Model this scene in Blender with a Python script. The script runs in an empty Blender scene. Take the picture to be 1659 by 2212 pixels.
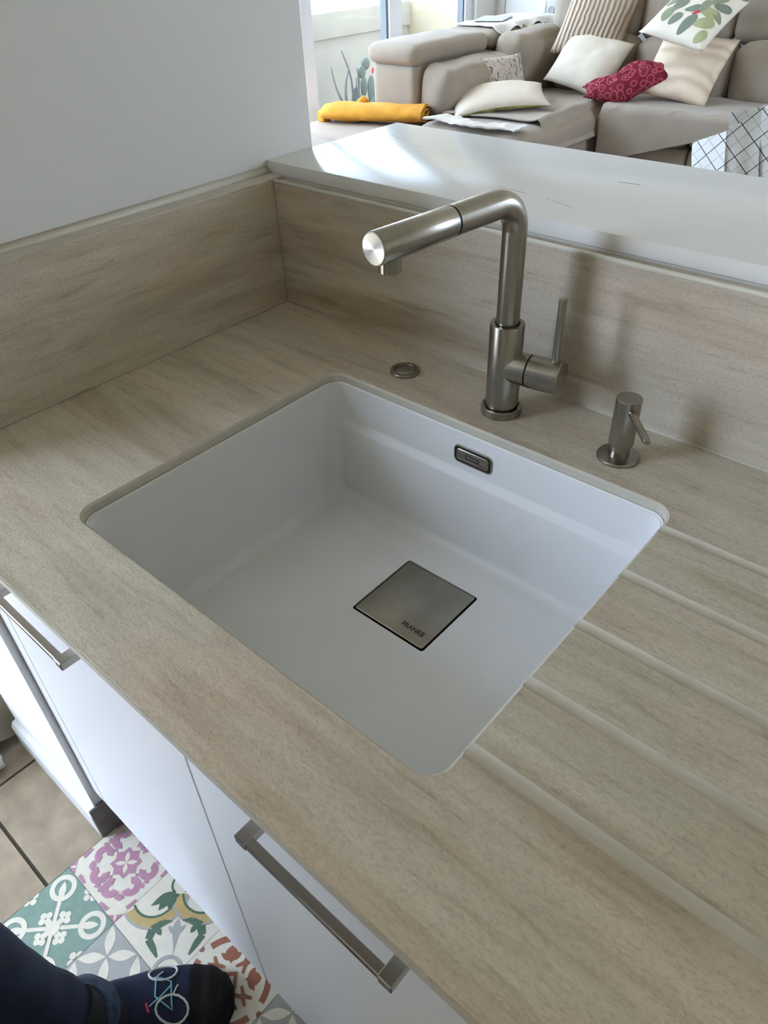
import bpy, bmesh, math, random
from mathutils import Vector, Matrix, noise, Quaternion

random.seed(7)
scene = bpy.context.scene
col = scene.collection
ZT = 0.92                                   # worktop height

# ------------------------------------------------------------------ camera
CAM = Vector((0.9067, -0.7642, 1.4124))
yaw, pitch, roll, FPX = math.radians(-42.8235), math.radians(-39.1125), math.radians(-2.5271), 1576.9
f = Vector((math.sin(yaw) * math.cos(pitch), math.cos(yaw) * math.cos(pitch), math.sin(pitch)))
r = f.cross(Vector((0, 0, 1))).normalized()
u = r.cross(f)
r, u = r * math.cos(roll) + u * math.sin(roll), -r * math.sin(roll) + u * math.cos(roll)
cam_data = bpy.data.cameras.new('camera')
cam = bpy.data.objects.new('camera', cam_data)
col.objects.link(cam)
cam.matrix_world = Matrix(((r.x, u.x, -f.x, CAM.x), (r.y, u.y, -f.y, CAM.y), (r.z, u.z, -f.z, CAM.z), (0, 0, 0, 1)))
cam_data.sensor_fit = 'VERTICAL'
cam_data.sensor_height = 32.0
cam_data.lens = FPX / 2212.0 * 32.0
cam_data.clip_start = 0.02
scene.camera = cam

# ------------------------------------------------------------------ exposure
vs = scene.view_settings
vs.view_transform = 'Standard'
vs.look = 'None'
vs.exposure = 1.64
vs.gamma = 1.0
vs.use_curve_mapping = False
cy = scene.cycles
cy.max_bounces, cy.diffuse_bounces, cy.glossy_bounces, cy.transmission_bounces, cy.transparent_max_bounces = 6, 4, 3, 2, 6
cy.caustics_reflective = cy.caustics_refractive = False
cy.use_adaptive_sampling = True
cy.adaptive_threshold = 0.08
cy.adaptive_min_samples = 20

# ------------------------------------------------------------------ world: bright overcast sky, pale ground below the horizon
world = bpy.data.worlds.new('sky')
scene.world = world
world.use_nodes = True
wn = world.node_tree
wn.nodes.clear()
w_out = wn.nodes.new('ShaderNodeOutputWorld')
w_bg = wn.nodes.new('ShaderNodeBackground')
w_tc = wn.nodes.new('ShaderNodeTexCoord')
w_sep = wn.nodes.new('ShaderNodeSeparateXYZ')
w_ramp = wn.nodes.new('ShaderNodeValToRGB')
w_map = wn.nodes.new('ShaderNodeMapRange')
w_map.inputs['From Min'].default_value = -0.08
w_map.inputs['From Max'].default_value = 0.05
w_ramp.color_ramp.elements[0].color = (0.42, 0.40, 0.36, 1)
w_ramp.color_ramp.elements[1].color = (0.70, 0.86, 1.14, 1)
wn.links.new(w_tc.outputs['Generated'], w_sep.inputs[0])
wn.links.new(w_sep.outputs['Z'], w_map.inputs['Value'])
wn.links.new(w_map.outputs['Result'], w_ramp.inputs['Fac'])
wn.links.new(w_ramp.outputs['Color'], w_bg.inputs['Color'])
w_bg.inputs['Strength'].default_value = 4.6
wn.links.new(w_bg.outputs[0], w_out.inputs[0])


def portal(name, loc, rot, sx, sy):
    l = bpy.data.lights.new(name, 'AREA')
    l.shape = 'RECTANGLE'
    l.size, l.size_y = sx, sy
    l.cycles.is_portal = True
    o = bpy.data.objects.new(name, l)
    o.location, o.rotation_euler = loc, rot
    col.objects.link(o)


# sky light enters through the living-room window wall and the kitchen's glazed door
WX = -2.83
KY = -2.00
ROOM_X1, ROOM_Y1, ZC = 2.4, 4.75, 2.6
portal('window_portal', (WX - 0.12, 2.85, 1.25), (0, -math.pi / 2, 0), 2.4, 3.3)
portal('door_portal', (-1.55, KY - 0.12, 1.285), (math.pi / 2, 0, 0), 1.8, 2.45)

portal('side_portal', (ROOM_X1 + 0.12, 2.95, 1.62), (0, math.pi / 2, 0), 1.36, 1.5)  # portal for the added side window

# ------------------------------------------------------------------ materials
MATS = {}


def new_mat(name):
    m = bpy.data.materials.new(name)
    m.use_nodes = True
    nt = m.node_tree
    b = nt.nodes['Principled BSDF']
    MATS[name] = m
    return m, nt, b


def mat(name, rgb, rough=0.6, metal=0.0, spec=0.5, var=0.0, vscale=8.0, bump=0.0, bscale=200.0, stretch=(1, 1, 1), sheen=0.0, aniso=0.0):
    m, nt, b = new_mat(name)
    b.inputs['Base Color'].default_value = (*rgb, 1)
    b.inputs['Roughness'].default_value = rough
    b.inputs['Metallic'].default_value = metal
    b.inputs['Specular IOR Level'].default_value = spec
    if sheen:
        b.inputs['Sheen Weight'].default_value = sheen
    if aniso:
        b.inputs['Anisotropic'].default_value = aniso
    if var or bump:
        tc = nt.nodes.new('ShaderNodeTexCoord')
        mp = nt.nodes.new('ShaderNodeMapping')
        mp.inputs['Scale'].default_value = stretch
        nt.links.new(tc.outputs['Object'], mp.inputs[0])
    if var:
        n = nt.nodes.new('ShaderNodeTexNoise')
        n.inputs['Scale'].default_value = vscale
        n.inputs['Detail'].default_value = 6
        nt.links.new(mp.outputs[0], n.inputs['Vector'])
        cr = nt.nodes.new('ShaderNodeValToRGB')
        cr.color_ramp.elements[0].position = 0.3
        cr.color_ramp.elements[1].position = 0.7
        cr.color_ramp.elements[0].color = (*[c * (1 - var) for c in rgb], 1)
        cr.color_ramp.elements[1].color = (*[min(1, c * (1 + var)) for c in rgb], 1)
        nt.links.new(n.outputs['Fac'], cr.inputs[0])
        nt.links.new(cr.outputs[0], b.inputs['Base Color'])
    if bump:
        n2 = nt.nodes.new('ShaderNodeTexNoise')
        n2.inputs['Scale'].default_value = bscale
        n2.inputs['Detail'].default_value = 4
        nt.links.new(mp.outputs[0], n2.inputs['Vector'])
        bp = nt.nodes.new('ShaderNodeBump')
        bp.inputs['Strength'].default_value = bump
        bp.inputs['Distance'].default_value = 0.002
        nt.links.new(n2.outputs['Fac'], bp.inputs['Height'])
        nt.links.new(bp.outputs[0], b.inputs['Normal'])
    return m


def stone(name, axis):
    """Beige travertine print: long soft streaks along one axis, fine pitted grain."""
    m, nt, b = new_mat(name)
    N, L = nt.nodes, nt.links
    tc = N.new('ShaderNodeTexCoord')

    def noi(scale, detail, rough, dist=0.0, sc=1.0):
        mp = N.new('ShaderNodeMapping')
        s = [scale[1]] * 3
        s[axis] = scale[0]
        mp.inputs['Scale'].default_value = s
        L.new(tc.outputs['Object'], mp.inputs[0])
        n = N.new('ShaderNodeTexNoise')
        n.inputs['Scale'].default_value = sc
        n.inputs['Detail'].default_value = detail
        n.inputs['Roughness'].default_value = rough
        n.inputs['Distortion'].default_value = dist
        L.new(mp.outputs[0], n.inputs['Vector'])
        return n.outputs['Fac']

    def ramp(fac, stops):
        cr = N.new('ShaderNodeValToRGB')
        e = cr.color_ramp.elements
        e[0].position, e[0].color = stops[0][0], (*stops[0][1], 1)
        e[1].position, e[1].color = stops[-1][0], (*stops[-1][1], 1)
        for p, c in stops[1:-1]:
            x = e.new(p)
            x.color = (*c, 1)
        L.new(fac, cr.inputs[0])
        return cr.outputs[0]

    def mix(kind, fac, a, bb):
        mx = N.new('ShaderNodeMix')
        mx.data_type = 'RGBA'
        mx.blend_type = kind
        if isinstance(fac, float):
            mx.inputs[0].default_value = fac
        else:
            L.new(fac, mx.inputs[0])
        L.new(a, mx.inputs[6])
        L.new(bb, mx.inputs[7])
        return mx.outputs[2]

    broad = ramp(noi((1.8, 17), 5, 0.6, 0.7), [(0.28, (0.445, 0.372, 0.28)), (0.44, (0.605, 0.538, 0.436)), (0.58, (0.665, 0.602, 0.50)), (0.74, (0.725, 0.665, 0.567))])
    fine = ramp(noi((9, 75), 7, 0.68, 0.5), [(0.28, (0.68, 0.65, 0.60)), (0.45, (0.94, 0.93, 0.92)), (0.60, (1, 1, 1)), (0.78, (1.08, 1.08, 1.06))])
    veins = ramp(noi((4.5, 48), 9, 0.72, 1.3), [(0.28, (0.45, 0.38, 0.32)), (0.335, (0.88, 0.85, 0.82)), (0.40, (1, 1, 1)), (1.0, (1, 1, 1))])
    grain = ramp(noi((230, 420), 3, 0.6), [(0.25, (0.80, 0.78, 0.74)), (0.5, (1, 1, 1)), (0.8, (1.08, 1.08, 1.06))])
    tint = ramp(noi((2.2, 7), 3, 0.5, 0.4), [(0.33, (1.05, 0.97, 0.92)), (0.5, (1, 1, 1)), (0.67, (0.95, 1.0, 0.975))])
    c = mix('MULTIPLY', 1.0, broad, fine)
    c = mix('MULTIPLY', 1.0, c, veins)
    c = mix('MULTIPLY', 1.0, c, grain)
    c = mix('MULTIPLY', 1.0, c, tint)
    L.new(c, b.inputs['Base Color'])
    b.inputs['Roughness'].default_value = 0.42
    b.inputs['Specular IOR Level'].default_value = 0.45
    bp = N.new('ShaderNodeBump')
    bp.inputs['Strength'].default_value = 0.8
    bp.inputs['Distance'].default_value = 0.0012
    L.new(noi((240, 360), 4, 0.62, 0.8), bp.inputs['Height'])
    L.new(bp.outputs[0], b.inputs['Normal'])
    return m


M_stone_x = stone('travertine_along_worktop', 0)
M_stone_y = stone('travertine_along_side_wall', 1)
M_core = mat('milled_core', (0.565, 0.53, 0.445), 0.5, var=0.05, vscale=30)
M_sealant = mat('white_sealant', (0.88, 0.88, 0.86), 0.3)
M_caulk = mat('cream_caulk', (0.72, 0.68, 0.58), 0.5)
M_wall = mat('white_paint', (0.78, 0.775, 0.755), 0.75, bump=0.06, bscale=160, var=0.015, vscale=3)
M_warm = mat('warm_white_paint', (0.765, 0.715, 0.575), 0.8)
M_ceil = mat('ceiling_paint', (0.86, 0.84, 0.77), 0.9)
M_bar = mat('white_bar_laminate', (0.90, 0.90, 0.875), 0.20, spec=0.02, var=0.012, vscale=5)
M_sink = mat('white_composite', (0.78, 0.785, 0.78), 0.42, spec=0.4, var=0.012, vscale=12, bump=0.03, bscale=900)
M_steel = mat('brushed_steel', (0.345, 0.325, 0.285), 0.26, metal=1.0, var=0.08, vscale=60, stretch=(1, 1, 0.15), bump=0.03, bscale=700)
M_steel_dull = mat('dull_steel', (0.33, 0.31, 0.265), 0.36, metal=1.0, var=0.16, vscale=18)
M_dark = mat('gap_and_panel_black', (0.012, 0.012, 0.012), 0.5)
M_engrave = mat('engraved_steel', (0.05, 0.047, 0.04), 0.6, metal=0.3)
M_letter = mat('pale_letter', (0.24, 0.23, 0.23), 0.5)
M_door = mat('white_cabinet_lacquer', (0.80, 0.80, 0.80), 0.38)
M_doorcore = mat('cabinet_carcass', (0.62, 0.61, 0.59), 0.6)
M_handle = mat('champagne_steel', (0.47, 0.44, 0.39), 0.27, metal=1.0)
M_plinth = mat('grey_plinth', (0.30, 0.29, 0.28), 0.55)
M_skirt = mat('white_skirting', (0.74, 0.74, 0.73), 0.35)
M_skirt_end = mat('grey_tile_edge', (0.16, 0.15, 0.14), 0.55, var=0.2, vscale=40)
M_floor = mat('beige_stoneware', (0.33, 0.262, 0.185), 0.45, var=0.2, vscale=22, bump=0.1, bscale=60)
M_grout = mat('dark_grout', (0.085, 0.075, 0.06), 0.9)
M_white_glaze = mat('cement_white', (0.74, 0.70, 0.585), 0.55, var=0.05, vscale=60)
M_pink = mat('cement_pink', (0.46, 0.235, 0.325), 0.55, var=0.08, vscale=60)
M_green = mat('cement_green', (0.195, 0.30, 0.25), 0.55, var=0.08, vscale=60)
M_dgreen = mat('cement_dark_green', (0.075, 0.145, 0.095), 0.55, var=0.08, vscale=60)
M_grey = mat('cement_grey', (0.37, 0.38, 0.36), 0.55, var=0.07, vscale=60)
M_ochre = mat('cement_ochre', (0.50, 0.37, 0.15), 0.55, var=0.07, vscale=60)
M_terra = mat('cement_terracotta', (0.33, 0.125, 0.075), 0.55, var=0.1, vscale=60)
M_sofa = mat('greige_upholstery', (0.32, 0.262, 0.198), 0.9, var=0.09, vscale=5, bump=0.5, bscale=350, sheen=0.15)
M_sofa2 = mat('greige_throw', (0.345, 0.288, 0.225), 0.92, var=0.08, vscale=6, bump=0.5, bscale=420, sheen=0.15)
M_denim = mat('dark_denim', (0.005, 0.010, 0.026), 0.9, var=0.45, vscale=22, bump=0.5, bscale=500)
M_denim_seam = mat('denim_cuff', (0.028, 0.042, 0.075), 0.9, var=0.5, vscale=60, bump=0.5, bscale=400)
M_felt = mat('navy_felt', (0.010, 0.015, 0.040), 0.95, var=0.3, vscale=30, bump=0.4, bscale=500)
M_black_felt = mat('black_felt', (0.004, 0.004, 0.004), 0.95, bump=0.4, bscale=500)
M_thread_w = mat('pale_thread', (0.50, 0.50, 0.48), 0.8)
M_thread_b = mat('turquoise_thread', (0.18, 0.45, 0.50), 0.8)
M_thread_r = mat('red_thread', (0.55, 0.05, 0.08), 0.8)
M_skin = mat('black_sock', (0.008, 0.008, 0.009), 0.9)
M_yellow = mat('mustard_terry', (0.66, 0.30, 0.032), 0.95, var=0.12, vscale=20, bump=0.8, bscale=300)
M_plug = mat('socket_plastic', (0.62, 0.61, 0.58), 0.4)
M_alu = mat('window_frame_white', (0.80, 0.82, 0.86), 0.35)
M_gasket = mat('window_gasket', (0.16, 0.18, 0.19), 0.6)
M_parapet = mat('balcony_render', (0.34, 0.31, 0.255), 0.9, var=0.08, vscale=3, bump=0.3, bscale=40)
M_neighbour = mat('cream_render', (0.34, 0.29, 0.19), 0.9, var=0.06, vscale=2)
M_balcony = mat('balcony_paving', (0.45, 0.42, 0.37), 0.8, var=0.1, vscale=6)
M_stem = mat('grey_green_stem', (0.16, 0.15, 0.14), 0.8, var=0.2, vscale=20)
M_leaf = mat('cactus_green', (0.12, 0.15, 0.12), 0.7, var=0.2, vscale=12)
M_red = mat('red_flower', (0.75, 0.03, 0.04), 0.6)
M_pot = mat('grey_pot', (0.30, 0.30, 0.29), 0.8, var=0.1)
M_cream = mat('cream_linen', (0.66, 0.58, 0.47), 0.9, var=0.04, vscale=10, bump=0.4, bscale=300)
M_white_linen = mat('white_linen', (0.80, 0.735, 0.61), 0.9, var=0.04, vscale=10, bump=0.4, bscale=260)
M_pad = mat('beige_pad', (0.36, 0.295, 0.235), 0.95, var=0.05, vscale=8, bump=0.4, bscale=300)
M_pale = mat('pale_fleece', (0.60, 0.55, 0.49), 0.95, bump=0.6, bscale=250)
M_lining = mat('olive_print', (0.30, 0.28, 0.10), 0.9, var=0.5, vscale=14)
M_lace = mat('white_lace', (0.72, 0.70, 0.64), 0.9, var=0.08, vscale=40)
M_paper = mat('grey_paper', (0.45, 0.44, 0.43), 0.8)
M_wicker = mat('brown_wicker', (0.05, 0.035, 0.025), 0.8, var=0.6, vscale=60, bump=0.8, bscale=200)
M_bag = mat('beige_canvas', (0.30, 0.26, 0.20), 0.9, var=0.2, vscale=14)
M_roll = mat('white_plastic', (0.66, 0.66, 0.65), 0.4)
M_wood_dark = mat('dark_wood', (0.03, 0.025, 0.02), 0.4)
M_olive = mat('olive_card', (0.36, 0.27, 0.03), 0.8)
M_headlit = mat('lit_upholstery', (0.55, 0.53, 0.53), 0.9, bump=0.4, bscale=350)  # lighter copy of the sofa upholstery for a window-lit headrest, unused
M_wood = mat('table_wood', (0.30, 0.21, 0.13), 0.5, var=0.2, vscale=6)


def pattern_mat(name, build):
    m, nt, b = new_mat(name)
    b.inputs['Roughness'].default_value = 0.9
    b.inputs['Specular IOR Level'].default_value = 0.2
    tc = nt.nodes.new('ShaderNodeTexCoord')
    build(nt, b, tc.outputs['Object'])
    return m


def cr_node(nt, fac, stops, const=False):
    cr = nt.nodes.new('ShaderNodeValToRGB')
    if const:
        cr.color_ramp.interpolation = 'CONSTANT'
    e = cr.color_ramp.elements
    e[0].position, e[0].color = stops[0][0], (*stops[0][1], 1)
    e[1].position, e[1].color = stops[-1][0], (*stops[-1][1], 1)
    for p, c in stops[1:-1]:
        e.new(p).color = (*c, 1)
    nt.links.new(fac, cr.inputs[0])
    return cr.outputs[0]


def _ribs(nt, b, co):
    w = nt.nodes.new('ShaderNodeTexWave')
    w.wave_type, w.bands_direction = 'BANDS', 'X'
    w.inputs['Scale'].default_value = 11
    w.inputs['Distortion'].default_value = 3.5
    w.inputs['Detail'].default_value = 2
    w.inputs['Detail Scale'].default_value = 0.8
    nt.links.new(co, w.inputs['Vector'])
    nt.links.new(cr_node(nt, w.outputs['Fac'], [(0.0, (0.40, 0.31, 0.22)), (0.35, (0.52, 0.42, 0.31)), (1, (0.58, 0.48, 0.37))]), b.inputs['Base Color'])
    bp = nt.nodes.new('ShaderNodeBump')
    bp.inputs['Strength'].default_value = 1.0
    bp.inputs['Distance'].default_value = 0.012
    nt.links.new(w.outputs['Fac'], bp.inputs['Height'])
    nt.links.new(bp.outputs[0], b.inputs['Normal'])


def _swirl(nt, b, co):
    w = nt.nodes.new('ShaderNodeTexWave')
    w.wave_type = 'RINGS'
    w.inputs['Scale'].default_value = 5
    w.inputs['Distortion'].default_value = 5
    w.inputs['Detail'].default_value = 1.5
    nt.links.new(co, w.inputs['Vector'])
    nt.links.new(cr_node(nt, w.outputs['Fac'], [(0.0, (0.58, 0.46, 0.33)), (0.5, (0.68, 0.56, 0.41)), (1, (0.74, 0.62, 0.47))]), b.inputs['Base Color'])


def _sprigs(nt, b, co):
    mp = nt.nodes.new('ShaderNodeMapping')
    mp.inputs['Scale'].default_value = (26, 12, 12)
    nt.links.new(co, mp.inputs[0])
    n = nt.nodes.new('ShaderNodeTexNoise')
    n.inputs['Scale'].default_value = 1.6
    n.inputs['Detail'].default_value = 5
    n.inputs['Distortion'].default_value = 2.0
    nt.links.new(mp.outputs[0], n.inputs['Vector'])
    nt.links.new(cr_node(nt, n.outputs['Fac'], [(0.36, (0.13, 0.11, 0.10)), (0.42, (0.34, 0.30, 0.25)), (0.47, (0.50, 0.43, 0.36)), (1, (0.54, 0.47, 0.39))]), b.inputs['Base Color'])


def _bandana(nt, b, co):
    v = nt.nodes.new('ShaderNodeTexVoronoi')
    v.inputs['Scale'].default_value = 24
    nt.links.new(co, v.inputs['Vector'])
    nt.links.new(cr_node(nt, v.outputs['Distance'], [(0.0, (0.70, 0.50, 0.45)), (0.10, (0.55, 0.22, 0.22)), (0.15, (0.13, 0.012, 0.022)), (0.36, (0.24, 0.02, 0.035)), (0.5, (0.42, 0.10, 0.12)), (0.56, (0.20, 0.015, 0.03)), (1, (0.11, 0.01, 0.018))]), b.inputs['Base Color'])


def _check(nt, b, co):
    """White cotton with a dark woven windowpane check."""
    mp = nt.nodes.new('ShaderNodeMapping')
    nt.links.new(co, mp.inputs[0])
    sep = nt.nodes.new('ShaderNodeSeparateXYZ')
    nt.links.new(mp.outputs[0], sep.inputs[0])

    def line(sock, period, width):
        a = nt.nodes.new('ShaderNodeMath'); a.operation = 'MODULO'
        p = nt.nodes.new('ShaderNodeMath'); p.operation = 'ADD'
        p.inputs[1].default_value = 10 * period
        nt.links.new(sock, p.inputs[0])
        nt.links.new(p.outputs[0], a.inputs[0])
        a.inputs[1].default_value = period
        l = nt.nodes.new('ShaderNodeMath'); l.operation = 'LESS_THAN'
        nt.links.new(a.outputs[0], l.inputs[0])
        l.inputs[1].default_value = width
        return l.outputs[0]
    ls = [line(sep.outputs[0], 0.072, 0.0030), line(sep.outputs[1], 0.072, 0.0030), line(sep.outputs[0], 0.036, 0.0020), line(sep.outputs[1], 0.036, 0.0020)]
    strong = nt.nodes.new('ShaderNodeMath'); strong.operation = 'MAXIMUM'
    nt.links.new(ls[0], strong.inputs[0]); nt.links.new(ls[1], strong.inputs[1])
    weak = nt.nodes.new('ShaderNodeMath'); weak.operation = 'MAXIMUM'
    nt.links.new(ls[2], weak.inputs[0]); nt.links.new(ls[3], weak.inputs[1])
    half = nt.nodes.new('ShaderNodeMath'); half.operation = 'MULTIPLY'
    nt.links.new(weak.outputs[0], half.inputs[0]); half.inputs[1].default_value = 0.5
    allm = nt.nodes.new('ShaderNodeMath'); allm.operation = 'MAXIMUM'
    nt.links.new(strong.outputs[0], allm.inputs[0]); nt.links.new(half.outputs[0], allm.inputs[1])
    nt.links.new(cr_node(nt, allm.outputs[0], [(0.0, (0.72, 0.71, 0.67)), (1.0, (0.06, 0.06, 0.06))]), b.inputs['Base Color'])


M_ribs = pattern_mat('ribbed_knit', _ribs)
M_swirl = pattern_mat('swirl_jacquard', _swirl)
M_sprigs = pattern_mat('sprig_print', _sprigs)
M_bandana = pattern_mat('red_bandana_print', _bandana)
M_check = pattern_mat('windowpane_check', _check)
M_leaf_a = mat('print_sage', (0.26, 0.29, 0.19), 0.9)
M_leaf_b = mat('print_moss', (0.40, 0.42, 0.22), 0.9)
M_leaf_c = mat('print_grey_green', (0.20, 0.235, 0.18), 0.9)
M_print_red = mat('print_red', (0.60, 0.03, 0.05), 0.9)

# clear window glass: mostly see-through with a fresnel reflection
m, nt, b = new_mat('window_glass')
nt.nodes.remove(b)
tr = nt.nodes.new('ShaderNodeBsdfTransparent')
tr.inputs[0].default_value = (0.95, 0.97, 0.97, 1)
gl = nt.nodes.new('ShaderNodeBsdfGlossy')
gl.inputs['Roughness'].default_value = 0.02
mx = nt.nodes.new('ShaderNodeMixShader')
mx.inputs[0].default_value = 0.04
nt.links.new(tr.outputs[0], mx.inputs[1])
nt.links.new(gl.outputs[0], mx.inputs[2])
nt.links.new(mx.outputs[0], nt.nodes['Material Output'].inputs[0])
M_glass = m


# ------------------------------------------------------------------ mesh helpers
def link(o, parent=None):
    col.objects.link(o)
    if parent is not None:
        o.parent = parent
        p, mw = parent, Matrix.Identity(4)
        chain = []
        while p is not None:
            chain.append(p)
            p = p.parent
        for p in reversed(chain):
            mw = mw @ p.matrix_parent_inverse @ p.matrix_basis
        o.matrix_parent_inverse = mw.inverted()
    return o


def finish(me, smooth):
    if smooth:
        me.polygons.foreach_set('use_smooth', [True] * len(me.polygons))
        if smooth is not True:
            me.set_sharp_from_angle(angle=math.radians(smooth))
    me.update()


def obj(name, bm, material, parent=None, smooth=False, matrix=None):
    me = bpy.data.meshes.new(name)
    bmesh.ops.recalc_face_normals(bm, faces=bm.faces)
    bm.to_mesh(me)
    bm.free()
    for mm in (material if isinstance(material, (list, tuple)) else [material]):
        me.materials.append(mm)
    finish(me, smooth)
    o = bpy.data.objects.new(name, me)
    if matrix is not None:
        o.matrix_basis = matrix
    return link(o, parent)


def empty(name, loc):
    o = bpy.data.objects.new(name, None)
    o.location = loc
    o.empty_display_size = 0.05
    col.objects.link(o)
    return o


def tag(o, label, cat, group=None):
    o['label'] = label
    o['category'] = cat
    if group:
        o['group'] = group
    return o


def struct(o, label=None, cat=None):
    o['kind'] = 'structure'
    if label:
        o['label'] = label
    if cat:
        o['category'] = cat
    return o


def add_box(bm, lo, hi, bevel=0.0, seg=2):
    g = bmesh.ops.create_cube(bm, size=1.0)
    lo, hi = Vector(lo), Vector(hi)
    for v in g['verts']:
        v.co = Vector((lo[i] + (v.co[i] + 0.5) * (hi[i] - lo[i]) for i in range(3)))
    if bevel:
        es = {e for v in g['verts'] for e in v.link_edges}
        bmesh.ops.bevel(bm, geom=list(es), offset=bevel, segments=seg, affect='EDGES', profile=0.5)


def box(name, lo, hi, material, parent=None, bevel=0.0, seg=2):
    bm = bmesh.new()
    add_box(bm, lo, hi, bevel, seg)
    return obj(name, bm, material, parent, 35 if bevel else False)


def frame_z(d):
    d = Vector(d).normalized()
    a = Vector((0, 0, 1)) if abs(d.z) < 0.9 else Vector((1, 0, 0))
    x = a.cross(d).normalized()
    return x, d.cross(x), d


def add_lathe(bm, prof, origin=(0, 0, 0), axis=(0, 0, 1), seg=48):
    x, y, z = frame_z(axis)
    o = Vector(origin)
    rings = []
    for rr, h in prof:
        if rr < 1e-6:
            rings.append([bm.verts.new(o + z * h)])
        else:
            rings.append([bm.verts.new(o + z * h + (x * math.cos(t) + y * math.sin(t)) * rr) for t in [2 * math.pi * k / seg for k in range(seg)]])
    for a, c in zip(rings, rings[1:]):
        for k in range(seg):
            k2 = (k + 1) % seg
            if len(a) == 1 and len(c) == 1:
                continue
            if len(a) == 1:
                bm.faces.new((a[0], c[k], c[k2]))
            elif len(c) == 1:
                bm.faces.new((a[k], a[k2], c[0]))
            else:
                bm.faces.new((a[k], a[k2], c[k2], c[k]))


def lathe(name, prof, material, parent=None, origin=(0, 0, 0), axis=(0, 0, 1), seg=48, smooth=35):
    bm = bmesh.new()
    add_lathe(bm, prof, origin, axis, seg)
    return obj(name, bm, material, parent, smooth)


def add_tube(bm, pts, rads, seg=16, caps=True):
    pts = [Vector(p) for p in pts]
    if not isinstance(rads, (list, tuple)):
        rads = [rads] * len(pts)
    tang = []
    for i in range(len(pts)):
        a = pts[max(0, i - 1)]
        c = pts[min(len(pts) - 1, i + 1)]
        tang.append((c - a).normalized())
    x, y, _ = frame_z(tang[0])
    rings = []
    for i, p in enumerate(pts):
        if i:
            q = tang[i - 1].rotation_difference(tang[i])
            x = q @ x
            y = q @ y
        rings.append([bm.verts.new(p + (x * math.cos(2 * math.pi * k / seg) + y * math.sin(2 * math.pi * k / seg)) * rads[i]) for k in range(seg)])
    for a, c in zip(rings, rings[1:]):
        for k in range(seg):
            k2 = (k + 1) % seg
            bm.faces.new((a[k], a[k2], c[k2], c[k]))
    if caps:
        bm.faces.new(list(reversed(rings[0])))
        bm.faces.new(rings[-1])


def tube(name, pts, rads, material, parent=None, seg=16, smooth=50):
    bm = bmesh.new()
    add_tube(bm, pts, rads, seg)
    return obj(name, bm, material, parent, smooth)


def rrect(x1, x2, y1, y2, rad, n=6):
    """Rounded rectangle, counter-clockwise 2-D points."""
    out = []
    for cx, cy, a0 in ((x2 - rad, y2 - rad, 0), (x1 + rad, y2 - rad, 90), (x1 + rad, y1 + rad, 180), (x2 - rad, y1 + rad, 270)):
        for k in range(n + 1):
            a = math.radians(a0 + 90 * k / n)
            out.append((cx + rad * math.cos(a), cy + rad * math.sin(a)))
    return out


def loft(bm, rings, cap_first=False, cap_last=False):
    vr = [[bm.verts.new(p) for p in rg] for rg in rings]
    n = len(vr[0])
    for a, c in zip(vr, vr[1:]):
        for k in range(n):
            k2 = (k + 1) % n
            bm.faces.new((a[k], a[k2], c[k2], c[k]))
    if cap_first:
        bm.faces.new(list(reversed(vr[0])))
    if cap_last:
        bm.faces.new(vr[-1])


def prism(name, pts2, z0, z1, material, parent=None):
    bm = bmesh.new()
    loft(bm, [[(x, y, z0) for x, y in pts2], [(x, y, z1) for x, y in pts2]], True, True)
    return obj(name, bm, material, parent)


def boolean(o, cutters):
    for c in cutters:
        md = o.modifiers.new('cut', 'BOOLEAN')
        md.operation = 'DIFFERENCE'
        md.object = c
        md.solver = 'EXACT'
        md.material_mode = 'TRANSFER'
    dg = bpy.context.evaluated_depsgraph_get()
    me = bpy.data.meshes.new_from_object(o.evaluated_get(dg))
    o.modifiers.clear()
    old = o.data
    o.data = me
    bpy.data.meshes.remove(old)
    for c in cutters:
        bpy.data.objects.remove(c)
    return o


def text_mesh(name, body, size, material, matrix, parent=None, extrude=0.0003, bold=0.0, spacing=1.0):
    cu = bpy.data.curves.new(name, 'FONT')
    cu.body = body
    cu.size = size
    cu.extrude = extrude
    cu.offset = bold
    cu.space_character = spacing
    cu.align_x, cu.align_y = 'CENTER', 'CENTER'
    tmp = bpy.data.objects.new('tmp_text', cu)
    col.objects.link(tmp)
    dg = bpy.context.evaluated_depsgraph_get()
    me = bpy.data.meshes.new_from_object(tmp.evaluated_get(dg))
    bpy.data.objects.remove(tmp)
    me.materials.clear()
    me.materials.append(material)
    me.transform(matrix)
    o = bpy.data.objects.new(name, me)
    return link(o, parent)


def basis(origin, x, z):
    """Matrix with local x and local z roughly as given."""
    z = Vector(z).normalized()
    x = Vector(x)
    x = (x - z * x.dot(z)).normalized()
    y = z.cross(x)
    o = Vector(origin)
    return Matrix(((x.x, y.x, z.x, o.x), (x.y, y.y, z.y, o.y), (x.z, y.z, z.z, o.z), (0, 0, 0, 1)))


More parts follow.
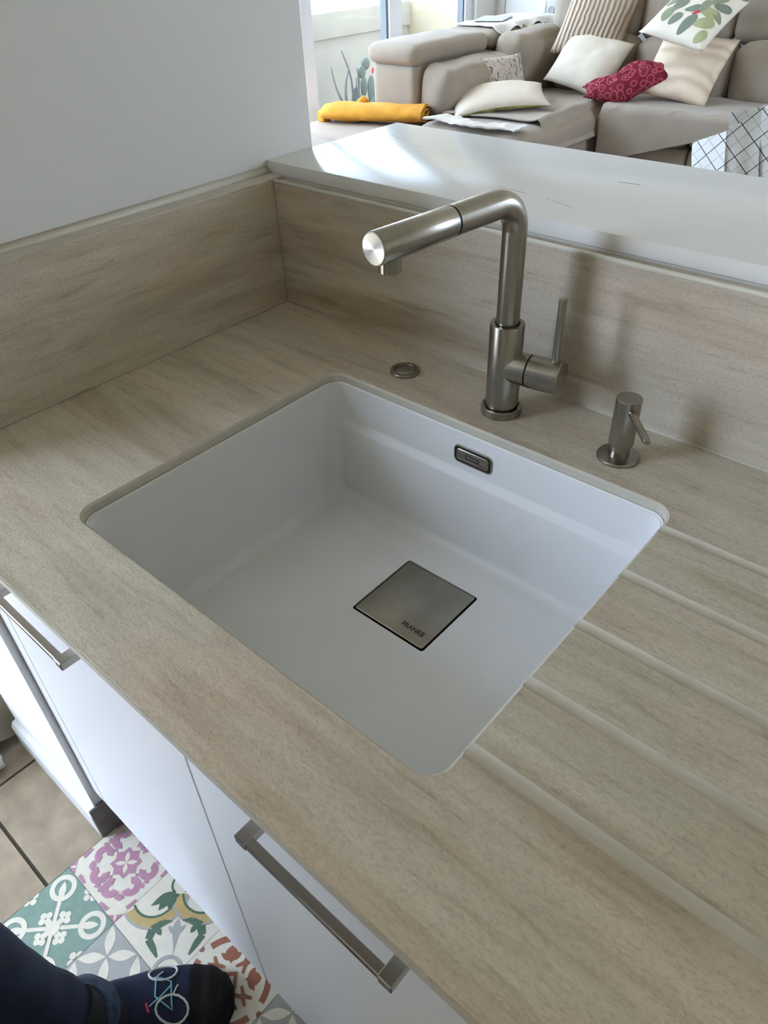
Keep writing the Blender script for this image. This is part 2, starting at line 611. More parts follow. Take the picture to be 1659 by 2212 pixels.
def cushion_bm(lo, hi, rad, puff=(0, 0, 0), wob=0.0, cuts=11, seed=0.0):
    """Soft upholstered block: rounded edges, bulging faces and gentle wrinkles."""
    lo, hi = Vector(lo), Vector(hi)
    c, h = (lo + hi) / 2, (hi - lo) / 2
    bm = bmesh.new()
    bmesh.ops.create_cube(bm, size=2.0)
    bmesh.ops.subdivide_edges(bm, edges=bm.edges[:], cuts=cuts, use_grid_fill=True)
    for v in bm.verts:
        s = v.co.copy()
        # crowd the loops towards the edges so that the rounding is smooth
        s = Vector([math.copysign(abs(a) ** 0.75, a) if abs(a) < 1 else a for a in s])
        q = Vector((s.x * h.x, s.y * h.y, s.z * h.z))
        inner = Vector([max(-(h[i] - rad), min(h[i] - rad, q[i])) for i in range(3)])
        d = q - inner
        p = inner + (d.normalized() * rad if d.length > 1e-9 else d)
        for i in range(3):
            j, k = (i + 1) % 3, (i + 2) % 3
            if puff[i]:
                p[i] += puff[i] * s[i] * (1 - s[j] ** 2) * (1 - s[k] ** 2)
        if wob:
            w = c + p
            nn = noise.noise_vector(Vector((w.x * 5 + seed, w.y * 5, w.z * 5)))
            n2 = noise.noise_vector(Vector((w.x * 14 + seed, w.y * 14, w.z * 9)))
            p += nn * wob + n2 * wob * 0.35
        v.co = c + p
    return bm


def cushion(name, lo, hi, rad, material, parent, puff=(0, 0, 0), wob=0.006, seed=0.0, tilt=None):
    bm = cushion_bm(lo, hi, rad, puff, wob, seed=seed)
    if tilt:
        ang, axis, pivot = tilt
        bmesh.ops.rotate(bm, verts=bm.verts, cent=pivot, matrix=Matrix.Rotation(math.radians(ang), 3, axis))
    return obj(name, bm, material, parent, True)


def pillow_surface(w, h, t, uu, vv, side, pinch=0.07, wob=0.006, seed=0.0, bend=0.0, taper=0.0):
    x = w / 2 * uu * (1 - pinch * (1 - vv * vv))
    y = h / 2 * vv * (1 - pinch * (1 - uu * uu))
    y *= 1 - taper * abs(uu) ** 1.3
    y += taper * 0.12 * h * math.sin(5.0 * uu)
    k = max(0.0, (1 - abs(uu) ** 2.6)) * max(0.0, (1 - abs(vv) ** 2.6))
    z = side * t / 2 * k ** 0.55
    nn = noise.noise(Vector((x * 9 + seed, y * 9, side * 3.0)))
    n2 = noise.noise(Vector((x * 24 + seed, y * 24, side * 3.0)))
    z += (nn * wob + n2 * wob * 0.4) * min(1.0, 4 * k)
    z -= bend * (uu * uu)
    return Vector((x, y, z))


def pillow_bm(w, h, t, n=22, **kw):
    bm = bmesh.new()
    g = {}
    for side in (1, -1):
        for i in range(n + 1):
            for j in range(n + 1):
                uu, vv = -1 + 2 * i / n, -1 + 2 * j / n
                edge = i in (0, n) or j in (0, n)
                key = (i, j, 0 if edge else side)
                if key not in g:
                    g[key] = bm.verts.new(pillow_surface(w, h, t, uu, vv, side, **kw))
    for side in (1, -1):
        for i in range(n):
            for j in range(n):
                ks = []
                for a, c in ((i, j), (i + 1, j), (i + 1, j + 1), (i, j + 1)):
                    edge = a in (0, n) or c in (0, n)
                    ks.append(g[(a, c, 0 if edge else side)])
                if side < 0:
                    ks.reverse()
                bm.faces.new(ks)
    return bm


def pillow(name, loc, xdir, normal, w, h, t, materials, label, cat='cushion', group=None, **kw):
    bm = pillow_bm(w, h, t, **kw)
    o = obj(name, bm, materials, None, True, basis(loc, xdir, normal))
    if isinstance(materials, (list, tuple)) and len(materials) > 1:
        n = len(o.data.polygons)
        for i, p in enumerate(o.data.polygons):
            p.material_index = 0 if i < n // 2 else 1
    return tag(o, label, cat, group)


# ================================================================== LARGE STRUCTURE
WALLX = -0.0354                 # face of the kitchen side wall


def wall(name, boxes, material, label):
    bm = bmesh.new()
    for lo, hi in boxes:
        add_box(bm, lo, hi)
    return struct(obj(name, bm, material), label, 'wall')


# floor slab (grout bed) with the stoneware tiles as pieces
floor = struct(box('floor', (WX - 0.2, KY - 0.2, -0.12), (ROOM_X1 + 0.2, ROOM_Y1 + 0.2, -0.004), M_grout), 'tiled floor with beige stoneware and a strip of patterned tiles', 'floor')
struct(box('ceiling', (WX - 0.2, KY - 0.2, ZC), (ROOM_X1 + 0.2, ROOM_Y1 + 0.2, ZC + 0.1), M_ceil), 'flat white ceiling over kitchen and living room', 'ceiling')
wall('wall_left', [((-0.36, -0.61, 0), (WALLX, 0.1196, ZC))], M_wall, 'plain white wall beside the worktop')
wall('wall_partition', [((WX - 0.2, 0.02, 0), (-0.36, 0.1196, ZC))], M_wall, 'white partition between kitchen and living room')
wall('wall_right', [((ROOM_X1, KY - 0.2, 0), (ROOM_X1 + 0.2, ROOM_Y1 + 0.2, 0.95)), ((ROOM_X1, KY - 0.2, 2.3), (ROOM_X1 + 0.2, ROOM_Y1 + 0.2, ZC)), ((ROOM_X1, 3.7, 0.95), (ROOM_X1 + 0.2, ROOM_Y1 + 0.2, 2.3)), ((ROOM_X1, KY - 0.2, 0.95), (ROOM_X1 + 0.2, 2.2, 2.3))], M_warm, 'warm white wall with an added window on the far side of the kitchen')
wall('wall_back', [((WX - 0.2, ROOM_Y1, 0), (ROOM_X1, ROOM_Y1 + 0.2, ZC))], M_wall, 'white living room wall behind the sofa')
wall('wall_window', [((WX - 0.2, 0.1196, 0), (WX, 1.2, ZC)), ((WX - 0.2, 4.49, 0), (WX, ROOM_Y1, ZC)), ((WX - 0.2, 1.2, 2.5), (WX, 4.49, ZC))], M_wall, 'white wall around the balcony window')
wall('wall_kitchen', [((-2.45, KY - 0.2, 2.52), (-0.65, KY, ZC)), ((-2.45, KY - 0.2, 0), (-0.65, KY, 0.05)), ((-0.65, KY - 0.2, 0), (ROOM_X1, KY, ZC)), ((WX - 0.2, KY - 0.2, 0), (-2.45, KY, ZC))], M_warm, 'warm white kitchen wall with a tall window')
wall('wall_side', [((WX - 0.2, KY, 0), (WX, 0.02, ZC))], M_warm, 'white wall at the kitchen end')
wall('wall_bar', [((WALLX, 0.022, 0), (ROOM_X1, 0.30, 1.111))], M_wall, 'low wall carrying the white bar top')

# balcony window: white uprights, panes
win = struct(empty('window_1', (WX - 0.06, 3.6, 0)), 'white framed balcony window behind the sofa', 'window')
for y0, y1 in ((1.2, 1.28), (1.98, 2.06), (2.77, 2.865), (3.565, 3.69), (4.40, 4.49)):
    box('upright', (WX - 0.11, y0, 0.0), (WX - 0.03, y1, 2.5), M_alu, win, 0.006)
for y in (3.545, 4.385):
    box('gasket', (WX - 0.095, y, 0.0), (WX - 0.045, y + 0.018, 2.5), M_gasket, win)
for z0, z1 in ((0.0, 0.07), (2.43, 2.5)):
    box('rail', (WX - 0.11, 1.28, z0), (WX - 0.03, 4.40, z1), M_alu, win, 0.004)
for y0, y1 in ((1.28, 1.98), (2.06, 2.77), (2.865, 3.545), (3.69, 4.385)):
    box('pane', (WX - 0.074, y0, 0.07), (WX - 0.068, y1, 2.43), M_glass, win)
kd = struct(empty('window_2', (-1.55, KY - 0.06, 0.05)), 'tall kitchen window letting in daylight', 'window')
for x0, x1 in ((-2.45, -2.40), (-1.575, -1.525), (-0.70, -0.65)):
    box('upright', (x0, KY - 0.11, 0.05), (x1, KY - 0.04, 2.52), M_alu, kd, 0.004)
for z0, z1 in ((0.05, 0.1), (2.47, 2.52)):
    box('rail', (-2.40, KY - 0.11, z0), (-0.70, KY - 0.04, z1), M_alu, kd, 0.004)
kw = struct(empty('added_window_3', (ROOM_X1 + 0.06, 3.0, 0.95)), 'unseen side window added opposite the balcony to brighten the living room', 'window')  # guessed window, out of view, added for more light in the living room
for y0, y1 in ((2.2, 2.26), (2.92, 2.98), (3.64, 3.7)):
    box('upright', (ROOM_X1 + 0.04, y0, 0.95), (ROOM_X1 + 0.1, y1, 2.3), M_alu, kw, 0.004)
for z0, z1 in ((0.95, 1.01), (2.24, 2.3)):
    box('rail', (ROOM_X1 + 0.04, 2.26, z0), (ROOM_X1 + 0.1, 3.64, z1), M_alu, kw, 0.004)
# balcony outside
struct(box('added_shade_slab', (-4.35, 1.5, 3.0), (WX - 0.2, 7.0, 3.15), M_ceil), 'unseen slab added above the balcony to shade the parapet', 'balcony')  # added slab, out of view, keeps sky light off the parapet
struct(box('balcony_floor', (-4.6, 1.5, -0.12), (WX - 0.2, 7.0, 0.0), M_balcony), 'paved balcony floor outside the window', 'balcony')
par = struct(empty('balcony_parapet', (-4.2, 4.0, 0)), 'beige rendered balcony parapet outside the window', 'parapet')
box('parapet_wall', (-4.32, 1.5, 0.0), (-4.2, 6.6, 0.65), M_parapet, par)
box('coping', (-4.36, 1.5, 0.65), (-4.17, 6.6, 0.835), M_parapet, par, 0.012)
struct(box('balcony_side_wall', (-4.6, 5.35, 0.0), (WX - 0.2, 5.5, 2.6), M_neighbour), 'cream rendered side wall of the balcony', 'wall')

# ------------------------------------------------------------------ floor tiles
TS, TX0, TY0 = 0.157, -0.030, -0.700       # patterned tile size and joint lines
JX, JY, BT = -0.304, -0.746, 0.45          # big tile joints


def tile(name, x0, x1, y0, y1, material, parent, z=0.0, bev=0.0012):
    bm = bmesh.new()
    add_box(bm, (x0, y0, z - 0.010), (x1, y1, z), 0)
    return obj(name, bm, material, parent)


big = {}
g = 0.0035
for i in range(-4, 1):
    for j in range(-4, 3):
        x0, x1 = JX + i * BT, JX + (i + 1) * BT
        y0, y1 = JY + j * BT, JY + (j + 1) * BT
        x1 = min(x1, TX0 - 0.001) if y0 < 0 else x1
        if x1 - x0 < 0.05:
            continue
        tile('tile', x0 + g, x1 - (g if x1 < TX0 - 0.01 else 0), y0 + g, y1 - g, M_floor, floor)
# rest of the floor beyond the patterned strip and in the living room
box('tile_field', (JX + BT, 0.15, -0.01), (ROOM_X1, ROOM_Y1, 0.0), M_floor, floor)['kind'] = 'stuff'
box('tile_field', (WX, JY + 3 * BT, -0.01), (JX + BT, ROOM_Y1, 0.0), M_floor, floor)['kind'] = 'stuff'
box('tile_field', (TX0, KY, -0.01), (ROOM_X1, TY0 - 3 * TS, 0.0), M_floor, floor)['kind'] = 'stuff'


class Motif:
    """Flat inlay shapes on one tile; (a, b) in -1..1 across the tile."""

    def __init__(self, cx, cy, z):
        self.c, self.z, self.h = (cx, cy), z, TS / 2 - 0.0004
        self.by = {}
        self.k = 0

    def poly(self, m, pts):
        self.k += 1
        z = self.z + 0.00025 + 0.000015 * self.k
        pts = [(max(-1, min(1, a)), max(-1, min(1, bb))) for a, bb in pts]
        self.by.setdefault(m, []).append([(self.c[0] + a * self.h, self.c[1] + bb * self.h, z) for a, bb in pts])

    def arc(self, m, ca, cb, r0, r1, a0, a1, n=22):
        for k in range(n):
            t0, t1 = math.radians(a0 + (a1 - a0) * k / n), math.radians(a0 + (a1 - a0) * (k + 1) / n)
            self.k -= 1 if k else 0
            self.poly(m, [(ca + r0 * math.cos(t0), cb + r0 * math.sin(t0)), (ca + r1 * math.cos(t0), cb + r1 * math.sin(t0)),
                          (ca + r1 * math.cos(t1), cb + r1 * math.sin(t1)), (ca + r0 * math.cos(t1), cb + r0 * math.sin(t1))])

    def disc(self, m, ca, cb, rad, n=24):
        self.poly(m, [(ca + rad * math.cos(2 * math.pi * k / n), cb + rad * math.sin(2 * math.pi * k / n)) for k in range(n)])

    def lens(self, m, a0, b0, a1, b1, w, n=10, skew=0.5):
        d = Vector((a1 - a0, b1 - b0))
        p = Vector((-d.y, d.x)).normalized()
        up, dn = [], []
        for k in range(n + 1):
            t = k / n
            s = w * math.sin(math.pi * t ** (math.log(0.5) / math.log(skew)))
            q = Vector((a0, b0)) + d * t
            up.append(tuple(q + p * s))
            dn.append(tuple(q - p * s))
        self.poly(m, up + dn[-2:0:-1])

    def bar(self, m, a0, b0, a1, b1, w):
        d = Vector((a1 - a0, b1 - b0))
        p = Vector((-d.y, d.x)).normalized() * w
        self.poly(m, [(a0 + p.x, b0 + p.y), (a1 + p.x, b1 + p.y), (a1 - p.x, b1 - p.y), (a0 - p.x, b0 - p.y)])

    def path(self, m, pts, ws):
        for (p0, w0), (p1, w1) in zip(zip(pts, ws), list(zip(pts, ws))[1:]):
            d = Vector((p1[0] - p0[0], p1[1] - p0[1]))
            p = Vector((-d.y, d.x)).normalized()
            self.poly(m, [(p0[0] + p.x * w0, p0[1] + p.y * w0), (p1[0] + p.x * w1, p1[1] + p.y * w1), (p1[0] - p.x * w1, p1[1] - p.y * w1), (p0[0] - p.x * w0, p0[1] - p.y * w0)])

    def build(self, parent):
        bm = bmesh.new()
        mats = list(self.by)
        for i, mm in enumerate(mats):
            for pts in self.by[mm]:
                try:
                    fc = bm.faces.new([bm.verts.new(p) for p in pts])
                    fc.material_index = i
                except ValueError:
                    pass
        me = bpy.data.meshes.new('inlay')
        bm.normal_update()
        for fc in bm.faces:
            if fc.normal.z < 0:
                fc.normal_flip()
        bm.to_mesh(me)
        bm.free()
        for mm in mats:
            me.materials.append(mm)
        o = bpy.data.objects.new('inlay', me)
        return link(o, parent)


def rot(p, k):
    c, s = ((1, 0), (0, 1), (-1, 0), (0, -1))[k % 4]
    return (p[0] * c - p[1] * s, p[0] * s + p[1] * c)


def motif_pink(mo):
    W, P = M_white_glaze, M_pink
    # eight-pointed heart of the tile with a four-petal flower
    star = []
    for k in range(16):
        rr = 0.40 if k % 2 == 0 else 0.31
        t = math.radians(22.5 * k)
        star.append((rr * math.cos(t), rr * math.sin(t)))
    mo.poly(P, star)
    for k in range(4):
        e = rot((0.20, 0.20), k)
        mo.lens(W, 0, 0, e[0], e[1], 0.055)
    for k in range(4):
        # heart-shaped pairs of scrolls towards the tile edges
        for sg in (1, -1):
            c = rot((0.60, 0.25 * sg), k)
            a0 = 90 * k
            mo.arc(P, c[0], c[1], 0.065, 0.235, a0 + (-150 if sg > 0 else -110), a0 + (110 if sg > 0 else 150), 20)
            e = rot((0.86, 0.10 * sg), k)
            q = rot((0.72, 0.02 * sg), k)
            mo.lens(P, q[0], q[1], e[0], e[1], 0.05)
        q = [rot(p, k) for p in ((0.40, 0.0), (0.47, 0.05), (0.54, 0.0), (0.47, -0.05))]
        mo.poly(P, q)
        c = [rot(p, k) for p in ((0.50, 0.68), (0.68, 0.50))]
        mo.lens(P, c[0][0], c[0][1], c[1][0], c[1][1], 0.085)
        mo.poly(P, [rot(p, k) for p in ((1, 1), (1, 0.74), (0.88, 0.88), (0.74, 1))])
        lf = [rot(p, k) for p in ((0.98, 0.98), (0.84, 0.84))]
        mo.lens(W, lf[0][0], lf[0][1], lf[1][0], lf[1][1], 0.03)
        mo.path(P, [rot(p, k) for p in ((0.94, -0.62), (0.96, -0.35))], [0.05, 0.03])
        mo.path(P, [rot(p, k) for p in ((0.94, 0.62), (0.96, 0.35))], [0.05, 0.03])


def motif_green(mo):
    W, G = M_white_glaze, M_green
    for k in range(4):
        d = rot((0.7071, 0.7071), k)
        mo.bar(W, d[0] * 0.1, d[1] * 0.1, d[0] * 0.60, d[1] * 0.60, 0.045)
        mo.arc(W, d[0] * 0.92, d[1] * 0.92, 0.20, 0.32, 0, 360)
        mo.lens(W, d[0] * 0.62, d[1] * 0.62, d[0] * 1.08, d[1] * 1.08, 0.085)
        e = rot((1, 0), k)
        n = rot((0, 1), k)
        mo.bar(W, 0, 0, e[0] * 0.30, e[1] * 0.30, 0.07)
        for s, a, bb in ((0, 0.40, 0), (1, 0.32, 0.10), (-1, 0.32, -0.10)):
            mo.disc(W, e[0] * a + n[0] * bb, e[1] * a + n[1] * bb, 0.075)
        # half rosettes on the tile edges
        for s, a, bb in ((0, 0.90, 0), (1, 1.0, 0.12), (-1, 1.0, -0.12)):
            mo.disc(W, e[0] * a + n[0] * bb, e[1] * a + n[1] * bb, 0.075)
    mo.disc(W, 0, 0, 0.17)


def motif_grey(mo):
    W = M_white_glaze
    for ca in (-0.5, 0.5):
        for cb in (-0.5, 0.5):
            for k in range(4):
                d = rot((0.47, 0.47), k)
                mo.lens(W, ca + d[0] * 0.04, cb + d[1] * 0.04, ca + d[0], cb + d[1], 0.115)


def motif_bud(mo):
    Y, D, G = M_ochre, M_dgreen, M_grey
    q = math.sqrt(0.5)

    def d(a, bb):                       # the drawing stands on one corner of the tile
        return ((a - bb) * q, (a + bb) * q)

    def arc(m, ca, cb, r0, r1, a0, a1):
        c = d(ca, cb)
        n = 26
        k0 = mo.k
        for k in range(n):
            t0, t1 = math.radians(a0 + 45 + (a1 - a0) * k / n), math.radians(a0 + 45 + (a1 - a0) * (k + 1) / n)
            pts = [(c[0] + rr * math.cos(t), c[1] + rr * math.sin(t)) for rr, t in ((r0, t0), (r1, t0), (r1, t1), (r0, t1))]
            if all(abs(v) <= 1.0 for p in pts for v in p):
                mo.k = k0
                mo.poly(m, pts)
        mo.k = k0 + 1

    def path(m, pts, ws):
        mo.path(m, [d(*p) for p in pts], ws)

    def lens(m, a0, b0, a1, b1, w, skew=0.5):
        e, h = d(a0, b0), d(a1, b1)
        mo.lens(m, e[0], e[1], h[0], h[1], w, skew=skew)
    for ca in (-0.52, 0.66):
        arc(G, ca, 0.60, 0.60, 0.82, 185, 355)
        arc(Y, ca, 0.60, 0.56, 0.76, 185, 355)
        arc(D, ca, 0.60, 0.51, 0.565, 185, 355)
    arc(D, 0.05, 0.78, 0.20, 0.25, -60, 240)
    lens(D, 0.05, 0.52, -0.20, 0.50, 0.06)
    lens(D, -0.12, 0.62, -0.42, 0.20, 0.13, 0.4)
    lens(D, -0.12, 0.60, -0.62, 0.32, 0.10, 0.4)
    lens(D, -0.08, 0.58, -0.18, 0.18, 0.10, 0.4)
    for sg in (-1, 1):
        path(D, [(0.08 + 0.12 * sg, -0.06), (0.08 + 0.34 * sg, -0.08), (0.08 + 0.56 * sg, -0.22), (0.08 + 0.62 * sg, -0.42), (0.08 + 0.48 * sg, -0.62), (0.08 + 0.36 * sg, -0.82)], [0.01, 0.07, 0.10, 0.08, 0.07, 0.02])
        lens(D, 0.08 + 0.46 * sg, -0.18, 0.08 + 0.34 * sg, -0.36, 0.06)
    lens(G, 0.08, -0.92, 0.08, -0.02, 0.09, 0.75)
    lens(G, 0.08, -0.38, -0.12, -0.16, 0.05)
    lens(G, 0.08, -0.38, 0.28, -0.16, 0.05)
    arc(G, 0.0, -1.15, 0.28, 0.36, 20, 160)


def motif_terra(mo):
    T, W = M_terra, M_white_glaze
    for k in range(4):
        a0 = 90 * k
        mo.arc(T, 0, 0, 0.80, 0.94, a0 + 12, a0 + 78)
        d = rot((0.7071, 0.7071), k)
        n = rot((-0.7071, 0.7071), k)
        mo.lens(T, d[0] * 0.34, d[1] * 0.34, d[0] * 0.72, d[1] * 0.72, 0.14, skew=0.6)
        for s in (1, -1):
            mo.lens(T, d[0] * 0.40, d[1] * 0.40, d[0] * 0.58 + n[0] * 0.24 * s, d[1] * 0.58 + n[1] * 0.24 * s, 0.06)
            mo.path(T, [(d[0] * 0.28 + n[0] * 0.12 * s, d[1] * 0.28 + n[1] * 0.12 * s), (d[0] * 0.34 + n[0] * 0.32 * s, d[1] * 0.34 + n[1] * 0.32 * s), (d[0] * 0.52 + n[0] * 0.38 * s, d[1] * 0.52 + n[1] * 0.38 * s)], [0.03, 0.05, 0.03])
        tip = rot((0.98, 0.0), k)
        mo.disc(T, tip[0], tip[1], 0.06)
        cc = rot((1.0, 1.0), k)
        mo.disc(T, cc[0] * 0.95, cc[1] * 0.95, 0.05)
    mo.poly(T, [(0.24, 0), (0, 0.24), (-0.24, 0), (0, -0.24)])
    mo.poly(W, [(0.12, 0), (0, 0.12), (-0.12, 0), (0, -0.12)])


kinds = {'pink': (M_white_glaze, motif_pink), 'green': (M_green, motif_green), 'grey': (M_grey, motif_grey), 'bud': (M_white_glaze, motif_bud), 'terra': (M_white_glaze, motif_terra)}
layout = {0: ['pink', 'bud', 'terra', 'grey', 'pink', 'green'], -1: ['green', 'grey', 'bud', 'pink', 'terra', 'bud'], -2: ['terra', 'pink', 'green', 'bud', 'grey', 'terra']}
for row, names in layout.items():
    for i, kn in enumerate(names):
        x0, y0 = TX0 + i * TS, TY0 + row * TS
        base, fn = kinds[kn]
        t = tile('patterned_tile', x0 + 0.0004, x0 + TS - 0.0004, y0 + 0.0004, y0 + TS - 0.0004, base, floor, 0.0006)
        mo = Motif(x0 + TS / 2, y0 + TS / 2, 0.0006)
        fn(mo)
        mo.build(t)

# skirting at the foot of the side wall
bb = struct(empty('baseboard_left', (-0.2, -0.62, 0)), 'white skirting with a grey cut end at the wall foot', 'skirting')
bm = bmesh.new()
loft(bm, [[(x, -0.61, 0), (x, -0.624, 0), (x, -0.624, 0.07), (x, -0.619, 0.082), (x, -0.61, 0.085)] for x in (-0.36, WALLX + 0.0005)], True, True)
obj('skirting_board', bm, M_skirt, bb)
bm = bmesh.new()
add_box(bm, (WALLX + 0.0005, -0.6235, 0.0), (WALLX + 0.006, -0.54, 0.098), 0.002)
obj('skirting_end', bm, M_skirt_end, bb)

# ================================================================== WORKTOP, SPLASHBACKS, BAR TOP
SX1, SX2, SYB, SYF = 0.233, 0.7308, -0.1265, -0.5346
TH = 0.0125
wt = empty('worktop', (0.6, -0.3, ZT - TH))
tag(wt, 'beige travertine look worktop with drainer grooves beside the sink', 'worktop')
bm = bmesh.new()
add_box(bm, (WALLX, -0.636, ZT - TH), (1.9, 0.0205, ZT))
es = [e for e in bm.edges if all(abs(v.co.y + 0.636) < 1e-5 for v in e.verts) and abs(e.verts[0].co.z - e.verts[1].co.z) < 1e-6]
bmesh.ops.bevel(bm, geom=es, offset=0.0016, segments=2, affect='EDGES')
top = obj('slab', bm, [M_stone_x, M_core], wt)
for p in top.data.polygons:
    if abs(p.normal.z) < 0.95:
        p.material_index = 1
cut = []
cut.append(prism('cut_hole', rrect(SX1, SX2, SYF, SYB, 0.022, 8), ZT - 0.05, ZT + 0.05, M_core))
bm = bmesh.new()
ch = 0.0030
loft(bm, [[(x, y, ZT + 0.0004 - ch) for x, y in rrect(SX1, SX2, SYF, SYB, 0.022, 8)],
          [(x, y, ZT + 0.0004) for x, y in rrect(SX1 - ch, SX2 + ch, SYF - ch, SYB + ch, 0.022 + ch, 8)],
          [(x, y, ZT + 0.01) for x, y in rrect(SX1 - ch, SX2 + ch, SYF - ch, SYB + ch, 0.022 + ch, 8)]], True, True)
cut.append(obj('cut_chamfer', bm, M_core))
for gy in (-0.1620, -0.2460, -0.3290, -0.4120, -0.4935):
    bm = bmesh.new()
    R = 0.0085
    add_tube(bm, [(SX2 - 0.02, gy, ZT + R - 0.0033), (1.45, gy, ZT + R - 0.0012)], R, 40)
    cut.append(obj('cut_groove', bm, M_core))
boolean(top, cut)

sb = empty('backsplash', (0.7, 0.01, ZT))
tag(sb, 'beige travertine look splashback panel under the white bar top', 'splashback')
HS = 0.1905
box('panel', (0.0005, 0.0, ZT), (1.9, 0.0215, ZT + HS - 0.002), M_stone_x, sb, 0.001, 1)
bm = bmesh.new()
add_tube(bm, [(0.0, 0.0022, ZT + HS - 0.0012), (1.9, 0.0022, ZT + HS - 0.0012)], 0.0030, 10)
obj('caulk_bead', bm, M_caulk, sb, True)
bm = bmesh.new()
add_tube(bm, [(0.0, 0.0008, ZT + 0.0005), (1.9, 0.0008, ZT + 0.0005)], 0.0017, 8)
obj('joint_bead', bm, M_core, sb, True)
sl = empty('side_splash', (-0.015, -0.3, ZT))
tag(sl, 'beige travertine look splashback panel along the plain side wall', 'splashback')
box('panel', (WALLX, -0.636, ZT), (0.0, 0.0215, ZT + 0.1934), [M_stone_y, M_core], sl, 0.001, 1)
for p in sl.children[0].data.polygons:
    if p.normal.z > 0.9:
        p.material_index = 1
bm = bmesh.new()
loft(bm, [[(WALLX, y, ZT + 0.1934), (WALLX + 0.009, y, ZT + 0.1934), (WALLX + 0.004, y, ZT + 0.1964), (WALLX, y, ZT + 0.2025)] for y in (-0.61, 0.0215)], True, True)
obj('caulk_bead', bm, M_caulk, sl, True)

bar = box('bar_top', (WALLX + 0.0004, 0.0219, ZT + 0.1912), (1.9, 0.3305, ZT + 0.2101), M_bar, None, 0.0012, 2)
tag(bar, 'glossy white bar top on the low wall, scuffed by the window', 'counter')
# dark scuffs on the bar top are shallow scratches in the laminate
M_scuff = mat('scuff', (0.30, 0.30, 0.31), 0.5)
bm = bmesh.new()
for x, y, l, a, w in ((0.035, 0.245, 0.035, -0.5, 0.0006), (0.115, 0.215, 0.010, 0.3, 0.0007), (0.012, 0.20, 0.008, 0.1, 0.0008), (0.02, 0.085, 0.004, 0, 0.0012), (0.005, 0.15, 0.007, 0.0, 0.0006), (0.36, 0.10, 0.05, -0.15, 0.0007), (0.44, 0.085, 0.05, -0.3, 0.0005), (0.47, 0.21, 0.03, 0.1, 0.0012)):
    dx, dy = math.cos(a) * l / 2, math.sin(a) * l / 2
    px, py = -math.sin(a) * w, math.cos(a) * w
    z = ZT + 0.21015
    bm.faces.new([bm.verts.new(p) for p in ((x - dx - px, y - dy - py, z), (x + dx - px, y + dy - py, z), (x + dx + px, y + dy + py, z), (x - dx + px, y - dy + py, z))])
obj('scuff_mark', bm, M_scuff, bar)['kind'] = 'stuff'

# ================================================================== SINK
sk = empty('kitchen_sink', ((SX1 + SX2) / 2, (SYB + SYF) / 2, ZT - 0.21))
tag(sk, 'white composite undermount sink with a ledge and square drain', 'sink')
DCX, DCY, DH = 0.4855, -0.258, 0.0575
rings = []


def ring(dz, ix, ib, jf, rad):
    return [(x, y, ZT + dz) for x, y in rrect(SX1 + ix, SX2 - ix, SYF + jf, SYB - ib, rad, 8)]


rings.append(ring(-0.0290, -0.022, -0.022, -0.022, 0.03))
rings.append(ring(-0.0128, -0.022, -0.022, -0.022, 0.03))
rings.append(ring(-0.0128, 0.0034, 0.0028, 0.0022, 0.020))
rings.append(ring(-0.0133, 0.0041, 0.0034, 0.0028, 0.0195))
rings.append(ring(-0.0150, 0.0044, 0.0037, 0.0032, 0.019))
rings.append(ring(-0.0640, 0.0055, 0.0048, 0.0055, 0.017))
rings.append(ring(-0.0670, 0.0057, 0.0060, 0.0070, 0.016))
rings.append(ring(-0.0735, 0.0060, 0.0130, 0.0140, 0.014))
rings.append(ring(-0.0770, 0.0062, 0.0148, 0.0158, 0.013))
rings.append(ring(-0.1770, 0.0120, 0.0185, 0.0190, 0.014))
for k in range(1, 6):
    a = math.radians(90 * k / 5)
    s, c = 0.016 * (1 - math.cos(a)), 0.016 * math.sin(a)
    rings.append(ring(-0.1770 - c, 0.0120 + s, 0.0185 + s, 0.0190 + s, 0.016))
rings.append([(x, y, ZT - 0.1945) for x, y in rrect(DCX - DH - 0.003, DCX + DH + 0.003, DCY - DH - 0.003, DCY + DH + 0.003, 0.006, 8)])
rings.append([(x, y, ZT - 0.1958) for x, y in rrect(DCX - DH - 0.0006, DCX + DH + 0.0006, DCY - DH - 0.0006, DCY + DH + 0.0006, 0.004, 8)])
rings.append([(x, y, ZT - 0.2120) for x, y in rrect(DCX - DH - 0.0005, DCX + DH + 0.0005, DCY - DH - 0.0005, DCY + DH + 0.0005, 0.004, 8)])
bm = bmesh.new()
loft(bm, rings)
bowl = obj('bowl', bm, M_sink, sk, 32)
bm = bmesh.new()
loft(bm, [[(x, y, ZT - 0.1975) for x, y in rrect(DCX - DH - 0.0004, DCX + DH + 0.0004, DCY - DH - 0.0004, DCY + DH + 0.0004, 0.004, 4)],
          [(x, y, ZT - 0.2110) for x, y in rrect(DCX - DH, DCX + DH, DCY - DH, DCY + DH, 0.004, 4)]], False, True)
obj('drain_well', bm, M_dark, sk)  # black colour stands in for shade in the gap round the cover

